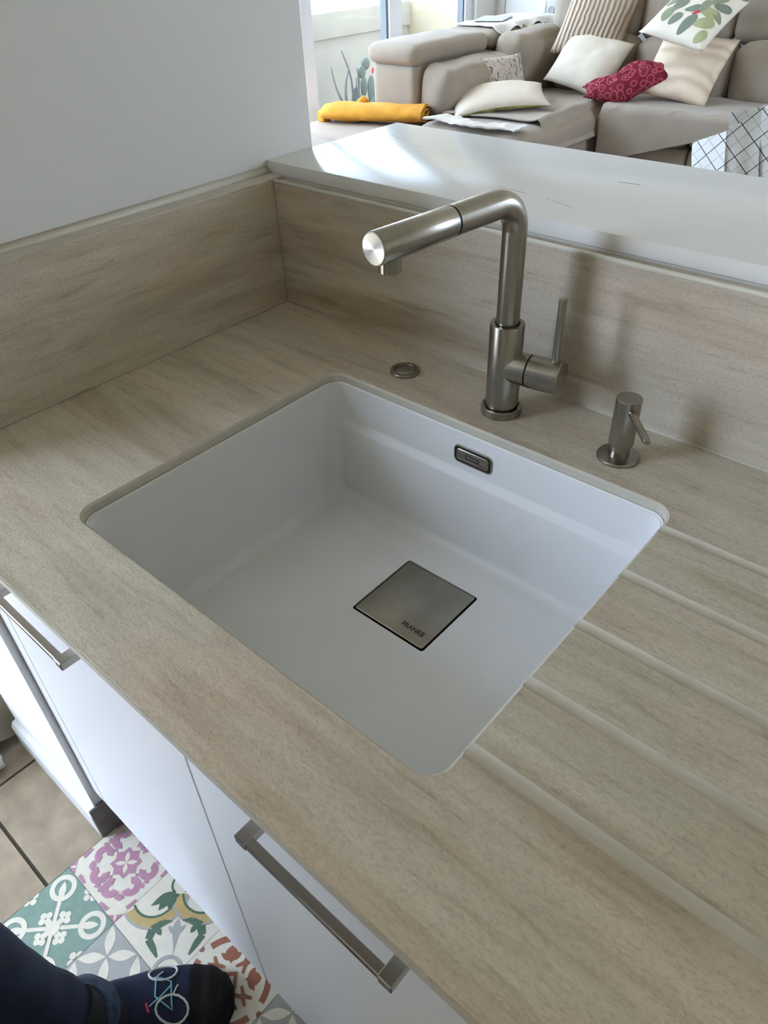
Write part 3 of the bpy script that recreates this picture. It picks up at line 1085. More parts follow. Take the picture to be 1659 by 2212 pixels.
sp_pts = [(x, y, ZT - 0.0124) for x, y in rrect(SX1 + 0.0016, SX2 - 0.0016, SYF + 0.0012, SYB - 0.0012, 0.0205, 8)]
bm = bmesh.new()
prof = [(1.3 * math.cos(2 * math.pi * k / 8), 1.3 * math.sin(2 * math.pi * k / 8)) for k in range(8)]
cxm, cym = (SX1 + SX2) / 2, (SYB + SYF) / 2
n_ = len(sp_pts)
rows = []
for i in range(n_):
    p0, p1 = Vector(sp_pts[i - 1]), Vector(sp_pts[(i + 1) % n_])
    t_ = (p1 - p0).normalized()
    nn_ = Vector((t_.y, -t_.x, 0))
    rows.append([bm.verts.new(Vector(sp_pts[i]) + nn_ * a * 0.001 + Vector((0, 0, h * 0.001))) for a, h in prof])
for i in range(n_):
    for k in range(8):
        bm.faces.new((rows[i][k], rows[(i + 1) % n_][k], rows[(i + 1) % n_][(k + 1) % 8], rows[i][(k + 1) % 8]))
obj('sealant_bead', bm, M_sealant, sk, True)  # bright sealant bead, added to draw the highlight line along the rim

# overflow plate on the back wall
ov = Matrix.Translation((0.4775, SYB - 0.0044, ZT - 0.0425)) @ Matrix.Rotation(math.radians(90), 4, 'X')


def ov_ring(w, h, rad, d):
    return [tuple(ov @ Vector((x, y, d))) for x, y in rrect(-w / 2, w / 2, -h / 2, h / 2, rad, 6)]


bm = bmesh.new()
loft(bm, [ov_ring(0.0590, 0.0260, 0.0075, -0.0008), ov_ring(0.0590, 0.0260, 0.0075, 0.0009), ov_ring(0.0578, 0.0248, 0.0070, 0.0016), ov_ring(0.0560, 0.0230, 0.0062, 0.0016), ov_ring(0.0552, 0.0222, 0.006, 0.0004)])
of = obj('overflow_frame', bm, M_steel_dull, sk, 40)
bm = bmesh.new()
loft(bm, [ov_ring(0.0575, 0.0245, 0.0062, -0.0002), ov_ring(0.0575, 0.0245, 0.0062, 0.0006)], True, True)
obj('overflow_slot', bm, M_dark, sk)  # black sheet stands in for the shaded gap behind the plate
bm = bmesh.new()
loft(bm, [ov_ring(0.0490, 0.0163, 0.0034, 0.0004), ov_ring(0.0490, 0.0163, 0.0034, 0.0018), ov_ring(0.0480, 0.0153, 0.0030, 0.0022)], False, True)
opl = obj('overflow_plate', bm, M_steel, sk, 40)
bm = bmesh.new()
loft(bm, [ov_ring(0.0205, 0.0066, 0.0004, 0.0021), ov_ring(0.0205, 0.0066, 0.0004, 0.0024)], False, True)
obj('name_panel', bm, M_dark, opl)
text_mesh('lettering', 'FRANKE', 0.0046, M_letter, ov @ Matrix.Translation((0, 0, 0.0025)), opl, 0.0001, 0.00012)

# square drain cover resting in the drain
dc = empty('drain_cover', (DCX, DCY, ZT - 0.2))
tag(dc, 'square brushed steel drain cover lying in the sink', 'drain cover')
dh = DH - 0.0022
bm = bmesh.new()
loft(bm, [[(x, y, ZT - 0.2105) for x, y in rrect(DCX - dh, DCX + dh, DCY - dh, DCY + dh, 0.0032, 5)],
          [(x, y, ZT - 0.1952) for x, y in rrect(DCX - dh, DCX + dh, DCY - dh, DCY + dh, 0.0032, 5)],
          [(x, y, ZT - 0.1946) for x, y in rrect(DCX - dh + 0.0007, DCX + dh - 0.0007, DCY - dh + 0.0007, DCY + dh - 0.0007, 0.0028, 5)]], True, True)
obj('plate', bm, M_steel_dull, dc, 40)
text_mesh('lettering', 'FRANKE', 0.0094, M_engrave, Matrix.Translation((DCX + 0.027, DCY - 0.0375, ZT - 0.19440)), dc, 0.00012, 0.00030)

# ================================================================== TAP, SOAP DISPENSER, PUSH BUTTON
FX, FY = 0.4764, -0.0723
tap = empty('kitchen_tap', (FX, FY, ZT))
tag(tap, 'brushed steel single lever tap with pull out spout over the sink', 'tap')
lathe('base_ring', [(0, 0), (0.0257, 0), (0.0257, 0.0100), (0.0252, 0.0106), (0.0224, 0.0106), (0.0218, 0.0072), (0, 0.0072)], M_steel, tap, (FX, FY, ZT))
lathe('body', [(0, 0.0066), (0.0206, 0.0066), (0.0206, 0.1183), (0.0200, 0.1195), (0.0152, 0.1195), (0.0148, 0.1160), (0, 0.1160)], M_steel, tap, (FX, FY, ZT))
SD = Vector((-0.0200, -0.2065, 0.0)).normalized()
ZS, BR = 0.2600, 0.034
pts, rad = [], []
for z in (0.114, 0.14, 0.17, 0.20, ZS - BR):
    pts.append(Vector((FX, FY, ZT + z)))
    rad.append(0.0137)
for k in range(1, 13):
    a = math.radians(90 * k / 12)
    pts.append(Vector((FX, FY, ZT + ZS - BR)) + SD * (BR * (1 - math.cos(a))) + Vector((0, 0, BR * math.sin(a))))
    rad.append(0.0137 + 0.0012 * k / 12)
for d in (0.05, 0.08, 0.1022):
    pts.append(Vector((FX, FY, ZT + ZS)) + SD * d)
    rad.append(0.0152)
tube('spout', pts, rad, M_steel, tap, 40, 60)
sp0 = Vector((FX, FY, ZT + ZS))
lathe('spout_seam', [(0, 0.1015), (0.0146, 0.1015), (0.0146, 0.1052), (0, 0.1052)], M_dark, tap, sp0, SD)
head = lathe('spray_head', [(0, 0.1046), (0.0152, 0.1046), (0.0155, 0.1052), (0.0157, 0.2040), (0.0152, 0.2050), (0, 0.2050)], M_steel, tap, sp0, SD)
# turned end cap: circular brush marks
mcap, nt, b = new_mat('turned_steel')
b.inputs['Base Color'].default_value = (0.62, 0.62, 0.60, 1)
b.inputs['Metallic'].default_value = 1.0
b.inputs['Roughness'].default_value = 0.38
b.inputs['Anisotropic'].default_value = 0.95
b.inputs['Anisotropic Rotation'].default_value = 0.0
tg = nt.nodes.new('ShaderNodeTangent')
tg.direction_type, tg.axis = 'RADIAL', 'Z'
nt.links.new(tg.outputs[0], b.inputs['Tangent'])
bm = bmesh.new()
add_lathe(bm, [(0.0149, 0), (0.0149, 0.0008), (0.0143, 0.0012), (0.007, 0.0012), (0, 0.0012)], seg=64)
cap = obj('end_cap', bm, mcap, None, 30, basis(sp0 + SD * 0.2050, (0, 0, 1), SD))
cap.parent = head
cap.matrix_parent_inverse = Matrix.Identity(4)
lathe('outlet', [(0, 0.0), (0.0112, 0.0), (0.0112, 0.0255), (0.0104, 0.0262), (0.0092, 0.0262), (0.0090, 0.0240), (0, 0.0240)], M_steel, tap, sp0 + SD * 0.186, (0, 0, -1), 40)
# lever knob
HD = Vector((1.0, 0.14, 0)).normalized()
hz = Vector((FX, FY, ZT + 0.0655))
lathe('lever_hub', [(0, 0.0), (0.0197, 0.0), (0.0197, 0.0325), (0, 0.0325)], M_steel, tap, hz, HD)
lathe('hub_seam', [(0, 0.0322), (0.0186, 0.0322), (0.0186, 0.0345), (0, 0.0345)], M_dark, tap, hz, HD)
kn = lathe('lever_knob', [(0, 0.0343), (0.0196, 0.0343), (0.0202, 0.0350), (0.0202, 0.0730), (0.0195, 0.0738), (0, 0.0738)], M_steel, tap, hz, HD)
lv = hz + HD * 0.0640
lathe('lever', [(0, 0.012), (0.0046, 0.012), (0.0046, 0.0962), (0.0040, 0.0970), (0, 0.0970)], M_steel, tap, lv, (0, 0, 1), 24)

sd = empty('soap_dispenser', (0.6392, -0.0735, ZT))
tag(sd, 'short brushed steel soap pump with a slim nozzle beside the tap', 'soap dispenser')
so = (0.6392, -0.0735, ZT)
lathe('flange', [(0, 0), (0.0245, 0), (0.0245, 0.0022), (0.0236, 0.0034), (0.0225, 0.0038), (0, 0.0040)], M_steel, sd, so)
lathe('collar', [(0, 0.0035), (0.0118, 0.0035), (0.0118, 0.0200), (0, 0.0200)], M_steel, sd, so)
lathe('pump_head', [(0, 0.0195), (0.0138, 0.0195), (0.0142, 0.0205), (0.0142, 0.0770), (0.0137, 0.0776), (0, 0.0776)], M_steel, sd, so)
n0 = Vector(so) + Vector((0.0085, -0.0085, 0.0660))
nd = Vector((0.71, -0.70, -0.10)).normalized()
lathe('nozzle', [(0, 0.0), (0.0042, 0.0), (0.0042, 0.0485), (0.0036, 0.0510), (0.0020, 0.0522), (0, 0.0525)], M_steel, sd, n0, nd, 20)

pb = empty('push_button', (0.3135, -0.0681, ZT))
tag(pb, 'round flat steel waste button set in the worktop', 'button')
bo = (0.3135, -0.0681, ZT)
lathe('bezel', [(0, 0), (0.0208, 0), (0.0208, 0.0030), (0.0200, 0.0042), (0.0150, 0.0046), (0.0146, 0.0040), (0.0146, 0.0015), (0, 0.0015)], M_steel_dull, pb, bo)
lathe('button_cap', [(0, 0.001), (0.0137, 0.001), (0.0137, 0.0034), (0.0128, 0.0040), (0, 0.0042)], M_steel, pb, bo)

# ================================================================== BASE CABINET
DY = -0.598
cb = empty('sink_cabinet', (0.45, -0.3, 0))
tag(cb, 'white handled base cabinet under the sink worktop', 'cabinet')
bm = bmesh.new()
for lo, hi in (((-0.033, DY + 0.020, 0.10), (-0.015, 0.018, 0.895)), ((0.93, DY + 0.020, 0.10), (0.948, 0.018, 0.895)), ((-0.015, DY + 0.020, 0.10), (0.93, 0.018, 0.118)), ((-0.015, 0.006, 0.118), (0.93, 0.018, 0.68)), ((0.449, DY + 0.020, 0.118), (0.467, -0.56, 0.68)), ((-0.015, DY + 0.020, 0.62), (0.93, DY + 0.036, 0.69))):
    add_box(bm, lo, hi)
obj('carcass', bm, M_doorcore, cb)
box('filler_strip', (-0.033, DY, 0.145), (0.0085, DY + 0.019, 0.895), M_door, cb, 0.001, 1)
box('plinth', (-0.033, -0.552, 0.001), (0.948, -0.536, 0.10), M_plinth, cb)


for x0, x1, hx0, hx1 in ((0.0115, 0.4615, 0.135, 0.305), (0.4645, 0.9300, 0.592, 0.768)):
    d = box('door', (x0, DY, 0.145), (x1, DY + 0.019, 0.893), M_door, cb, 0.001, 1)
    z = 0.806
    y1 = DY - 0.027
    bm = bmesh.new()
    add_box(bm, (hx0, y1 - 0.0045, z - 0.0045), (hx1, y1 + 0.0045, z + 0.0045), 0.0007, 1)
    for xa in (hx0, hx1 - 0.0125):
        add_box(bm, (xa - 0.0006, y1 - 0.0055, z - 0.0057), (xa + 0.0131, DY, z + 0.0057), 0.0010, 1)
    obj('handle', bm, M_handle, d, 30)

# ================================================================== LIVING ROOM: SOFA
sofa = empty('corner_sofa', (-1.6, 3.8, 0))
tag(sofa, 'greige corner sofa with loose back cushions and tilting headrests', 'sofa')
SZ = 0.50
# wing along the window
cushion('back_frame', (-2.52, 3.00, 0.04), (-2.19, 4.55, 0.745), 0.03, M_sofa, sofa, (0, 0.01, 0), 0.004)
cushion('headrest', (-2.56, 2.985, 0.735), (-2.175, 3.735, 0.845), 0.05, M_sofa, sofa, (0.006, 0.012, 0.012), 0.005, 1.0)
cushion('headrest', (-2.56, 3.745, 0.735), (-2.165, 4.52, 0.845), 0.05, M_sofa, sofa, (0.006, 0.012, 0.012), 0.005, 2.0)
cushion('base', (-2.2, 3.02, 0.05), (-1.37, 4.5, 0.345), 0.025, M_sofa, sofa, (0, 0, 0), 0.003)
cushion('seat_cushion', (-2.03, 2.78, 0.33), (-1.34, 4.2, SZ), 0.06, M_sofa, sofa, (0.01, 0.01, 0.015), 0.007, 3.0)
cushion('back_cushion', (-2.22, 3.04, SZ - 0.03), (-2.00, 3.78, 0.735), 0.055, M_sofa, sofa, (0.03, 0.012, 0.01), 0.016, 4.0, (8, 'Y', (-2.1, 3.4, SZ)))
cushion('back_cushion', (-2.20, 3.73, SZ - 0.03), (-1.98, 4.42, 0.825), 0.07, M_sofa, sofa, (0.04, 0.02, 0.02), 0.016, 5.0, (8, 'Y', (-2.1, 4.0, SZ)))
# wing along the back wall
cushion('back_frame', (-2.2, 4.32, 0.04), (1.0, 4.62, 0.72), 0.03, M_sofa, sofa, (0, 0, 0), 0.004)
xs = [-1.36, -0.785, -0.15, 0.48]
for i in range(3):
    cushion('base', (xs[i] + 0.004, 3.70, 0.05), (xs[i + 1] - 0.004, 4.4, 0.345), 0.025, M_sofa, sofa, (0, 0.004, 0), 0.003, 6.0 + i)
    cushion('seat_cushion', (xs[i] + 0.003, 3.64, 0.345), (xs[i + 1] - 0.003, 4.25, SZ + 0.01), 0.065, M_sofa, sofa, (0.008, 0.015, 0.02), 0.007, 9.0 + i)
for i, (x0, x1) in enumerate(((-1.93, -1.40), (-1.375, -0.80), (-0.79, -0.16), (-0.15, 0.45))):
    cushion('back_cushion', (x0, 4.08, SZ - 0.03), (x1, 4.30, 0.80), 0.065, M_sofa, sofa, (0.012, 0.04, 0.015), 0.014, 12.0 + i, (-7, 'X', (0, 4.2, SZ)))
for i, (x0, x1) in enumerate(((-2.04, -1.44), (-1.43, -0.87), (-0.86, -0.20), (-0.19, 0.45))):
    cushion('headrest', (x0, 4.21, 0.78), (x1, 4.36, 1.22), 0.06, M_sofa, sofa, (0.01, 0.025, 0.01), 0.008, 17.0 + i, (-5, 'X', (0, 4.3, 0.8)))

# covers thrown over the seats
def sheet(name, fn, nu, nv, thick, material, label, cat, parent=None):
    """A soft cloth: grid surface of fn(u, v) with a real thickness."""
    bm = bmesh.new()
    g = [[fn(i / nu, j / nv) for j in range(nv + 1)] for i in range(nu + 1)]
    P = [[Vector(p) for p in row] for row in g]
    vt, vb = [], []
    for i in range(nu + 1):
        rt, rb = [], []
        for j in range(nv + 1):
            a = P[min(i + 1, nu)][j] - P[max(i - 1, 0)][j]
            c = P[i][min(j + 1, nv)] - P[i][max(j - 1, 0)]
            n = a.cross(c)
            n = n.normalized() if n.length > 1e-9 else Vector((0, 0, 1))
            rt.append(bm.verts.new(P[i][j] + n * thick / 2))
            rb.append(bm.verts.new(P[i][j] - n * thick / 2))
        vt.append(rt)
        vb.append(rb)
    for i in range(nu):
        for j in range(nv):
            bm.faces.new((vt[i][j], vt[i + 1][j], vt[i + 1][j + 1], vt[i][j + 1]))
            bm.faces.new((vb[i][j + 1], vb[i + 1][j + 1], vb[i + 1][j], vb[i][j]))
    for i in range(nu):
        bm.faces.new((vt[i][0], vb[i][0], vb[i + 1][0], vt[i + 1][0]))
        bm.faces.new((vt[i + 1][nv], vb[i + 1][nv], vb[i][nv], vt[i][nv]))
    for j in range(nv):
        bm.faces.new((vt[0][j + 1], vb[0][j + 1], vb[0][j], vt[0][j]))
        bm.faces.new((vt[nu][j], vb[nu][j], vb[nu][j + 1], vt[nu][j + 1]))
    o = obj(name, bm, material, parent, 60)
    if label:
        tag(o, label, cat)
    return o


def wob(x, y, s=8, a=0.01, seed=0.0):
    return a * noise.noise(Vector((x * s + seed, y * s, seed)))


def cover_a(uu, vv):
    # over the chaise seat, right hem pulled up in a soft fold
    x = -2.0 + 0.72 * uu
    y = 3.02 + 0.78 * vv + 0.10 * uu
    z = SZ + 0.024 + wob(x, y, 7, 0.008, 3)
    over = max(0.0, x + 1.40)
    z += 0.028 * math.exp(-((uu - 0.86) / 0.06) ** 2) * (0.4 + 0.6 * math.sin(3.1 * vv + 0.4) ** 2)
    if over > 0:
        z -= over * 1.3
        x = -1.40 + over * 0.65
    return (x, y, z)


sheet('seat_throw', cover_a, 34, 26, 0.006, M_sofa2, 'thin greige throw spread over the chaise seat of the sofa', 'throw')


def cover_b(uu, vv):
    # over the right-hand seats: the hem crosses the front diagonally
    x = -1.30 + 1.55 * uu
    drop = 0.20 * max(0.0, 1 - uu * 2.4) + 0.02
    s = vv * (0.55 + drop)
    y = 4.10 - min(s, 0.50)
    z = SZ + 0.036 + wob(x, y, 6, 0.008, 9)
    if s > 0.47:
        k = s - 0.47
        y = 3.63 - 0.010 - 0.004 * math.sin(9 * x)
        z = SZ + 0.025 - k
    return (x, y, z)


sheet('hem_throw', cover_b, 40, 30, 0.006, M_sofa2, 'thin greige throw with a slanting hem over the front seats of the sofa', 'throw')


def cover_c(uu, vv):
    x = -1.97 + 0.60 * uu
    y = 2.80 + 0.13 * vv + 0.03 * math.sin(9 * uu)
    return (x, y, SZ + 0.030 + wob(x, y, 16, 0.012, 5))


sheet('pale_cloth', cover_c, 34, 12, 0.008, M_pale, 'pale crumpled cloth along the near edge of the chaise', 'cloth')

# lace runner and papers on the far headrest
def lace(uu, vv):
    x = -2.52 + 0.36 * uu
    y = 3.80 + 0.74 * vv
    z = 0.862 + wob(x, y, 14, 0.004, 2)
    if uu > 0.86:
        z -= (uu - 0.86) * 0.40 * (0.6 + 0.4 * math.sin(18 * vv))
    return (x, y, z)


sheet('lace_runner', lace, 22, 40, 0.004, M_lace, 'white lace runner laid over the far headrest of the sofa', 'runner')
o = box('paper_sheet', (-0.10, -0.15, 0), (0.10, 0.15, 0.004), M_paper, None, 0.001, 1)
o.matrix_basis = Matrix.Translation((-2.40, 4.08, 0.869)) @ Matrix.Rotation(0.35, 4, 'Z')
tag(o, 'grey paper leaflet lying on the lace runner', 'paper')

# pillows
UP = Vector((0, 0, 1))
pillow('sprig_cushion', (-1.93, 3.545, 0.63), (0.30, 0.95, 0), (0.88, -0.30, 0.38), 0.30, 0.25, 0.10, M_sprigs, 'small greige cushion printed with dark sprigs on the chaise', seed=1.0)
pillow('cream_cushion', (-1.80, 3.30, 0.583), (0.74, 0.66, 0.02), (0.04, -0.16, 0.98), 0.56, 0.38, 0.105, [M_cream, M_lining], 'cream cushion with olive underside lying flat on the chaise', seed=2.0, bend=0.022)
pillow('white_cushion', (-1.585, 3.93, 0.69), (0.93, -0.02, -0.12), (0.24, -0.74, 0.62), 0.41, 0.37, 0.12, M_white_linen, 'white linen cushion with flat border in the sofa corner', seed=3.0, wob=0.010)
pillow('ribbed_cushion', (-1.64, 4.08, 0.885), (0.88, 0.10, -0.10), (0.30, -0.82, 0.48), 0.42, 0.46, 0.15, M_ribs, 'beige crinkle ribbed cushion leaning above the white one', seed=4.0)
pillow('leaf_cushion', (-0.99, 3.93, 0.935), (0.72, 0.20, -0.62), (0.10, -0.50, 0.86), 0.40, 0.40, 0.13, M_white_linen, 'white cushion printed with green cactus leaves on top', seed=5.0)
pillow('swirl_cushion', (-0.985, 3.95, 0.70), (0.94, 0.05, -0.12), (0.10, -0.75, 0.65), 0.42, 0.40, 0.12, M_swirl, 'pale beige swirl cushion under the leaf printed cushion', seed=6.0)
pillow('bandana_cushion', (-1.245, 3.80, 0.625), (0.80, 0.20, 0.50), (0.10, -0.60, 0.78), 0.52, 0.24, 0.12, M_bandana, 'dark red patterned cushion slumped between two pale cushions', seed=7.0, pinch=0.10, wob=0.02, taper=0.68)

# flat leaf print on the cushion: pads, stalks and red fruits following its surface
leafc = [o for o in col.objects if o.name == 'leaf_cushion'][0]
pads = [(-0.62, 0.55, 50, .26, .13, 0), (-0.30, 0.62, 70, .30, .17, 1), (0.05, 0.62, 60, .30, .16, 1), (-0.72, 0.05, 60, .22, .12, 0), (-0.42, -0.05, 70, .28, .15, 2), (-0.55, -0.45, 100, .26, .15, 0), (-0.22, -0.55, 70, .22, .13, 2),
        (0.05, -0.10, 30, .24, .13, 2), (0.30, 0.10, 100, .26, .12, 0), (0.48, 0.50, 70, .28, .15, 0), (0.72, 0.30, 20, .24, .14, 2), (0.50, -0.05, 0, .30, .16, 1), (0.20, -0.60, 75, .34, .14, 2), (0.62, -0.40, 30, .30, .16, 1), (0.78, -0.02, 150, .2, .10, 0), (0.25, 0.75, 40, .22, .10, 2), (0.75, -0.75, 60, .22, .12, 1)]
reds = [(-0.60, 0.80, 30, .10, .04), (0.18, 0.88, 20, .12, .06), (0.22, -0.22, 40, .12, .045)]
bm = bmesh.new()


def print_blob(cx, cy, ang, a, bb, mi):
    ca, sa = math.cos(math.radians(ang)), math.sin(math.radians(ang))
    c = None
    ringv = []
    for rr in (0.0, 0.5, 1.0):
        row = []
        for k in range(18):
            t = 2 * math.pi * k / 18
            px, py = a * rr * math.cos(t), bb * rr * math.sin(t) * (1 + 0.25 * math.cos(t))
            uu, vv = cx + px * ca - py * sa, cy + px * sa + py * ca
            uu, vv = max(-.97, min(.97, uu)), max(-.97, min(.97, vv))
            p = pillow_surface(0.40, 0.40, 0.13, uu, vv, 1, seed=5.0)
            row.append(p + Vector((0, 0, 0.0022)))
            if rr == 0:
                break
        ringv.append([bm.verts.new(p) for p in row])
    for k in range(18):
        k2 = (k + 1) % 18
        for fv in ((ringv[0][0], ringv[1][k], ringv[1][k2]), (ringv[1][k], ringv[2][k], ringv[2][k2], ringv[1][k2])):
            bm.faces.new(fv).material_index = mi


for cx, cy, ang, a, bb, mi in pads:
    print_blob(cx, cy, ang, a, bb, mi)
for cx, cy, ang, a, bb in reds:
    print_blob(cx, cy, ang, a, bb, 3)
o = obj('leaf_print', bm, [M_leaf_a, M_leaf_b, M_leaf_c, M_print_red], None, True)
o.parent = leafc
o['kind'] = 'stuff'

# ottoman and bench in front of the window, yellow blanket on top
ot = empty('ottoman', (-2.4, 2.75, 0))
tag(ot, 'low beige ottoman by the window carrying the yellow blanket', 'ottoman')
cushion('base', (-2.76, 2.46, 0.03), (-2.08, 2.94, 0.30), 0.03, M_sofa, ot, (0, 0, 0), 0.003)
cushion('pad', (-2.78, 2.44, 0.30), (-2.06, 2.96, 0.455), 0.05, M_pad, ot, (0.005, 0.005, 0.012), 0.005, 2.0)
be = empty('padded_bench', (-2.4, 2.1, 0))
tag(be, 'beige padded bench nearest the bar, beside the window', 'bench')
cushion('base', (-2.76, 1.85, 0.03), (-2.0, 2.39, 0.32), 0.03, M_sofa, be, (0, 0, 0), 0.003)
cushion('pad', (-2.78, 1.83, 0.32), (-1.98, 2.42, 0.46), 0.05, M_pad, be, (0.005, 0.005, 0.012), 0.005, 5.0)

# folded blanket: a flattened roll with its spiral end showing
bl = empty('yellow_blanket', (-2.35, 2.88, 0.46))
tag(bl, 'folded mustard yellow terry blanket on the ottoman', 'blanket')
B0, B1 = Vector((-2.66, 2.72, 0.515)), Vector((-2.075, 2.955, 0.517))
bd = (B1 - B0).normalized()
bs = Vector((-bd.y, bd.x, 0))


def roll_section(t, turns=1.0, rw=0.105, rh=0.05):
    return (math.cos(t) * rw, math.sin(t) * rh)


bm = bmesh.new()
NU, NV = 28, 30
rows = []
for i in range(NU + 1):
    s = i / NU
    c = B0.lerp(B1, s)
    swell = 1.0 + 0.06 * math.sin(5 * s) - 0.25 * max(0, 0.12 - s) / 0.12
    row = []
    for j in range(NV):
        t = 2 * math.pi * j / NV
        a, h = roll_section(t)
        h2 = h * swell * (1.0 if h > 0 else 0.85)
        p = c + bs * a * swell + Vector((0, 0, h2))
        p += noise.noise_vector(p * 12) * 0.008
        row.append(p)
    rows.append(row)
loft(bm, rows, True, False)
obj('outer_layer', bm, M_yellow, bl, True)
# spiral layers inside the open end
bm = bmesh.new()
sp = []
for k in range(60):
    t = 0.3 + k / 60 * 4.2 * math.pi
    q = 1 - 0.80 * k / 60
    sp.append((math.cos(t) * 0.098 * q, math.sin(t) * 0.046 * q))
for (a0, h0), (a1, h1) in zip(sp, sp[1:]):
    w = 0.0045
    p = []
    for a, h in ((a0, h0), (a1, h1)):
        p.append((B1 + bs * a + Vector((0, 0, h)), a, h))
    v = []
    for dd in (-0.10, 0.006):
        for (pp, a, h) in p:
            for sgn in (-1, 1):
                rad = Vector((a, h)).length or 1e-6
                v.append(bm.verts.new(pp + bd * dd + (bs * a + Vector((0, 0, h))) / rad * w * sgn))
    for q in ((4, 5, 7, 6), (0, 2, 3, 1), (0, 4, 6, 2), (1, 3, 7, 5)):
        bm.faces.new([v[k] for k in q])
bmesh.ops.remove_doubles(bm, verts=bm.verts, dist=0.0006)
obj('rolled_layer', bm, M_yellow, bl, 50)
bm = bmesh.new()
add_tube(bm, [B0 + bd * 0.20 + bs * 0.05 + Vector((0, 0, 0.042)), B0 + bd * 0.23 + bs * 0.055 + Vector((0, 0, 0.062)), B0 + bd * 0.26 + bs * 0.05 + Vector((0, 0, 0.044))], [0.016, 0.02, 0.014], 12)
obj('corner_fold', bm, M_yellow, bl, True)
bm = bmesh.new()
add_box(bm, B0 + Vector((-0.035, -0.04, -0.055)), B0 + Vector((0.02, 0.03, 0.008)), 0.01)
obj('hanging_corner', bm, M_yellow, bl, 40)

# things in the sofa corner by the wall
sb2 = empty('side_box', (-2.18, 4.64, 0))
tag(sb2, 'olive box with a dark lid standing in the sofa corner', 'box')
box('carton', (-2.30, 4.60, 0.0), (-2.07, 4.74, 0.80), M_olive, sb2, 0.004)
box('lid', (-2.31, 4.595, 0.80), (-2.06, 4.745, 0.835), M_wood_dark, sb2, 0.004)
pl = empty('wall_socket', (-2.39, 4.745, 0.87))
tag(pl, 'pale plastic double socket on the wall behind the sofa', 'socket')
box('plate', (-2.47, 4.738, 0.82), (-2.31, 4.7498, 0.925), M_plug, pl, 0.004)
box('switch_rocker', (-2.465, 4.733, 0.83), (-2.40, 4.7385, 0.915), M_alu, pl, 0.002)
lathe('socket_hole', [(0, 0.0), (0.024, 0.0), (0.024, 0.004), (0.020, 0.004), (0.018, 0.0015), (0, 0.0015)], M_paper, pl, (-2.355, 4.7385, 0.862), (0, -1, 0), 24)
o = tube('white_cable', [(-2.765, 4.742, 0.60), (-2.762, 4.742, 0.85), (-2.758, 4.742, 1.0), (-2.754, 4.742, 1.6), (-2.754, 4.742, 2.4)], 0.009, M_roll, None, 10)
tag(o, 'white cable running up the wall in the window corner', 'cable')

# potted cactus and twigs on the balcony
pc = empty('potted_cactus', (-3.72, 4.05, 0))
tag(pc, 'potted cactus with bare twigs and a red flower on the balcony', 'plant')
lathe('pot', [(0, 0), (0.13, 0), (0.17, 0.19), (0.18, 0.20), (0.165, 0.20), (0.15, 0.17), (0, 0.17)], M_pot, pc, (-3.72, 4.07, 0), (0, 0, 1), 28)
base = Vector((-3.72, 4.05, 0.17))
for tip, bow, r0 in (((-3.70, 3.83, 0.54), -0.04, 0.013), ((-3.70, 3.955, 0.63), 0.06, 0.012), ((-3.70, 4.02, 0.50), -0.05, 0.016), ((-3.68, 4.10, 0.50), 0.05, 0.016), ((-3.75, 4.16, 0.42), 0.02, 0.013), ((-3.70, 3.90, 0.36), -0.03, 0.010)):
    tip = Vector(tip)
    pp = [base.lerp(tip, k / 8) + Vector((0, bow * math.sin(math.pi * k / 8), 0)) for k in range(9)]
    tube('stem', pp, [r0 * (1 - 0.6 * k / 8) for k in range(9)], M_stem, pc, 10)
for loc, sy, sz in (((-3.70, 4.22, 0.515), 0.05, 0.045), ((-3.70, 4.17, 0.465), 0.045, 0.045), ((-3.71, 4.20, 0.36), 0.035, 0.08), ((-3.69, 4.27, 0.33), 0.045, 0.10), ((-3.72, 4.12, 0.28), 0.05, 0.09), ((-3.68, 4.28, 0.22), 0.05, 0.06)):
    bm = bmesh.new()
    bmesh.ops.create_uvsphere(bm, u_segments=14, v_segments=10, radius=1)
    for v in bm.verts:
        v.co = Vector(loc) + Vector((v.co.x * 0.02, v.co.y * sy, v.co.z * sz))
    obj('cactus_pad', bm, M_leaf, pc, True)
bm = bmesh.new()
for k in range(6):
    t = 2 * math.pi * k / 6
    add_tube(bm, [(-3.66, 4.262, 0.465), (-3.655, 4.262 + 0.010 * math.cos(t), 0.465 + 0.012 * math.sin(t)), (-3.65, 4.262 + 0.020 * math.cos(t), 0.465 + 0.022 * math.sin(t))], [0.004, 0.010, 0.003], 8)
obj('flower', bm, M_red, pc, True)

# chair draped with a checked cloth at the dining table
ch = empty('dining_chair', (0.10, 2.35, 0))
tag(ch, 'wooden chair hidden under the checked cloth beyond the bar', 'chair')
for x, y, h in ((-0.09, 2.30, 0.80), (0.34, 2.18, 0.88), (-0.02, 2.68, 0.45), (0.42, 2.56, 0.45)):
    box('leg', (x - 0.018, y - 0.018, 0.0), (x + 0.018, y + 0.018, h if h < 0.6 else 0.72), M_wood, ch, 0.004)
bm = bmesh.new()
loft(bm, [[(-0.10, 2.28, z), (0.36, 2.15, z), (0.44, 2.58, z), (-0.03, 2.70, z)] for z in (0.42, 0.46)], True, True)
obj('seat', bm, M_wood, ch)
bm = bmesh.new()
loft(bm, [[(-0.09, 2.295, z), (0.35, 2.17, z), (0.355, 2.19, z), (-0.085, 2.315, z)] for z in (0.55, 0.73)], True, True)
obj('backrest', bm, M_wood, ch)
# cloth: outline points in space, woven check runs along the cloth's own directions
clothM = basis((0.011, 2.2, 0.861), (0.72, -0.18, -0.55), (0.30, -0.93, 0.22))
inv = clothM.inverted()


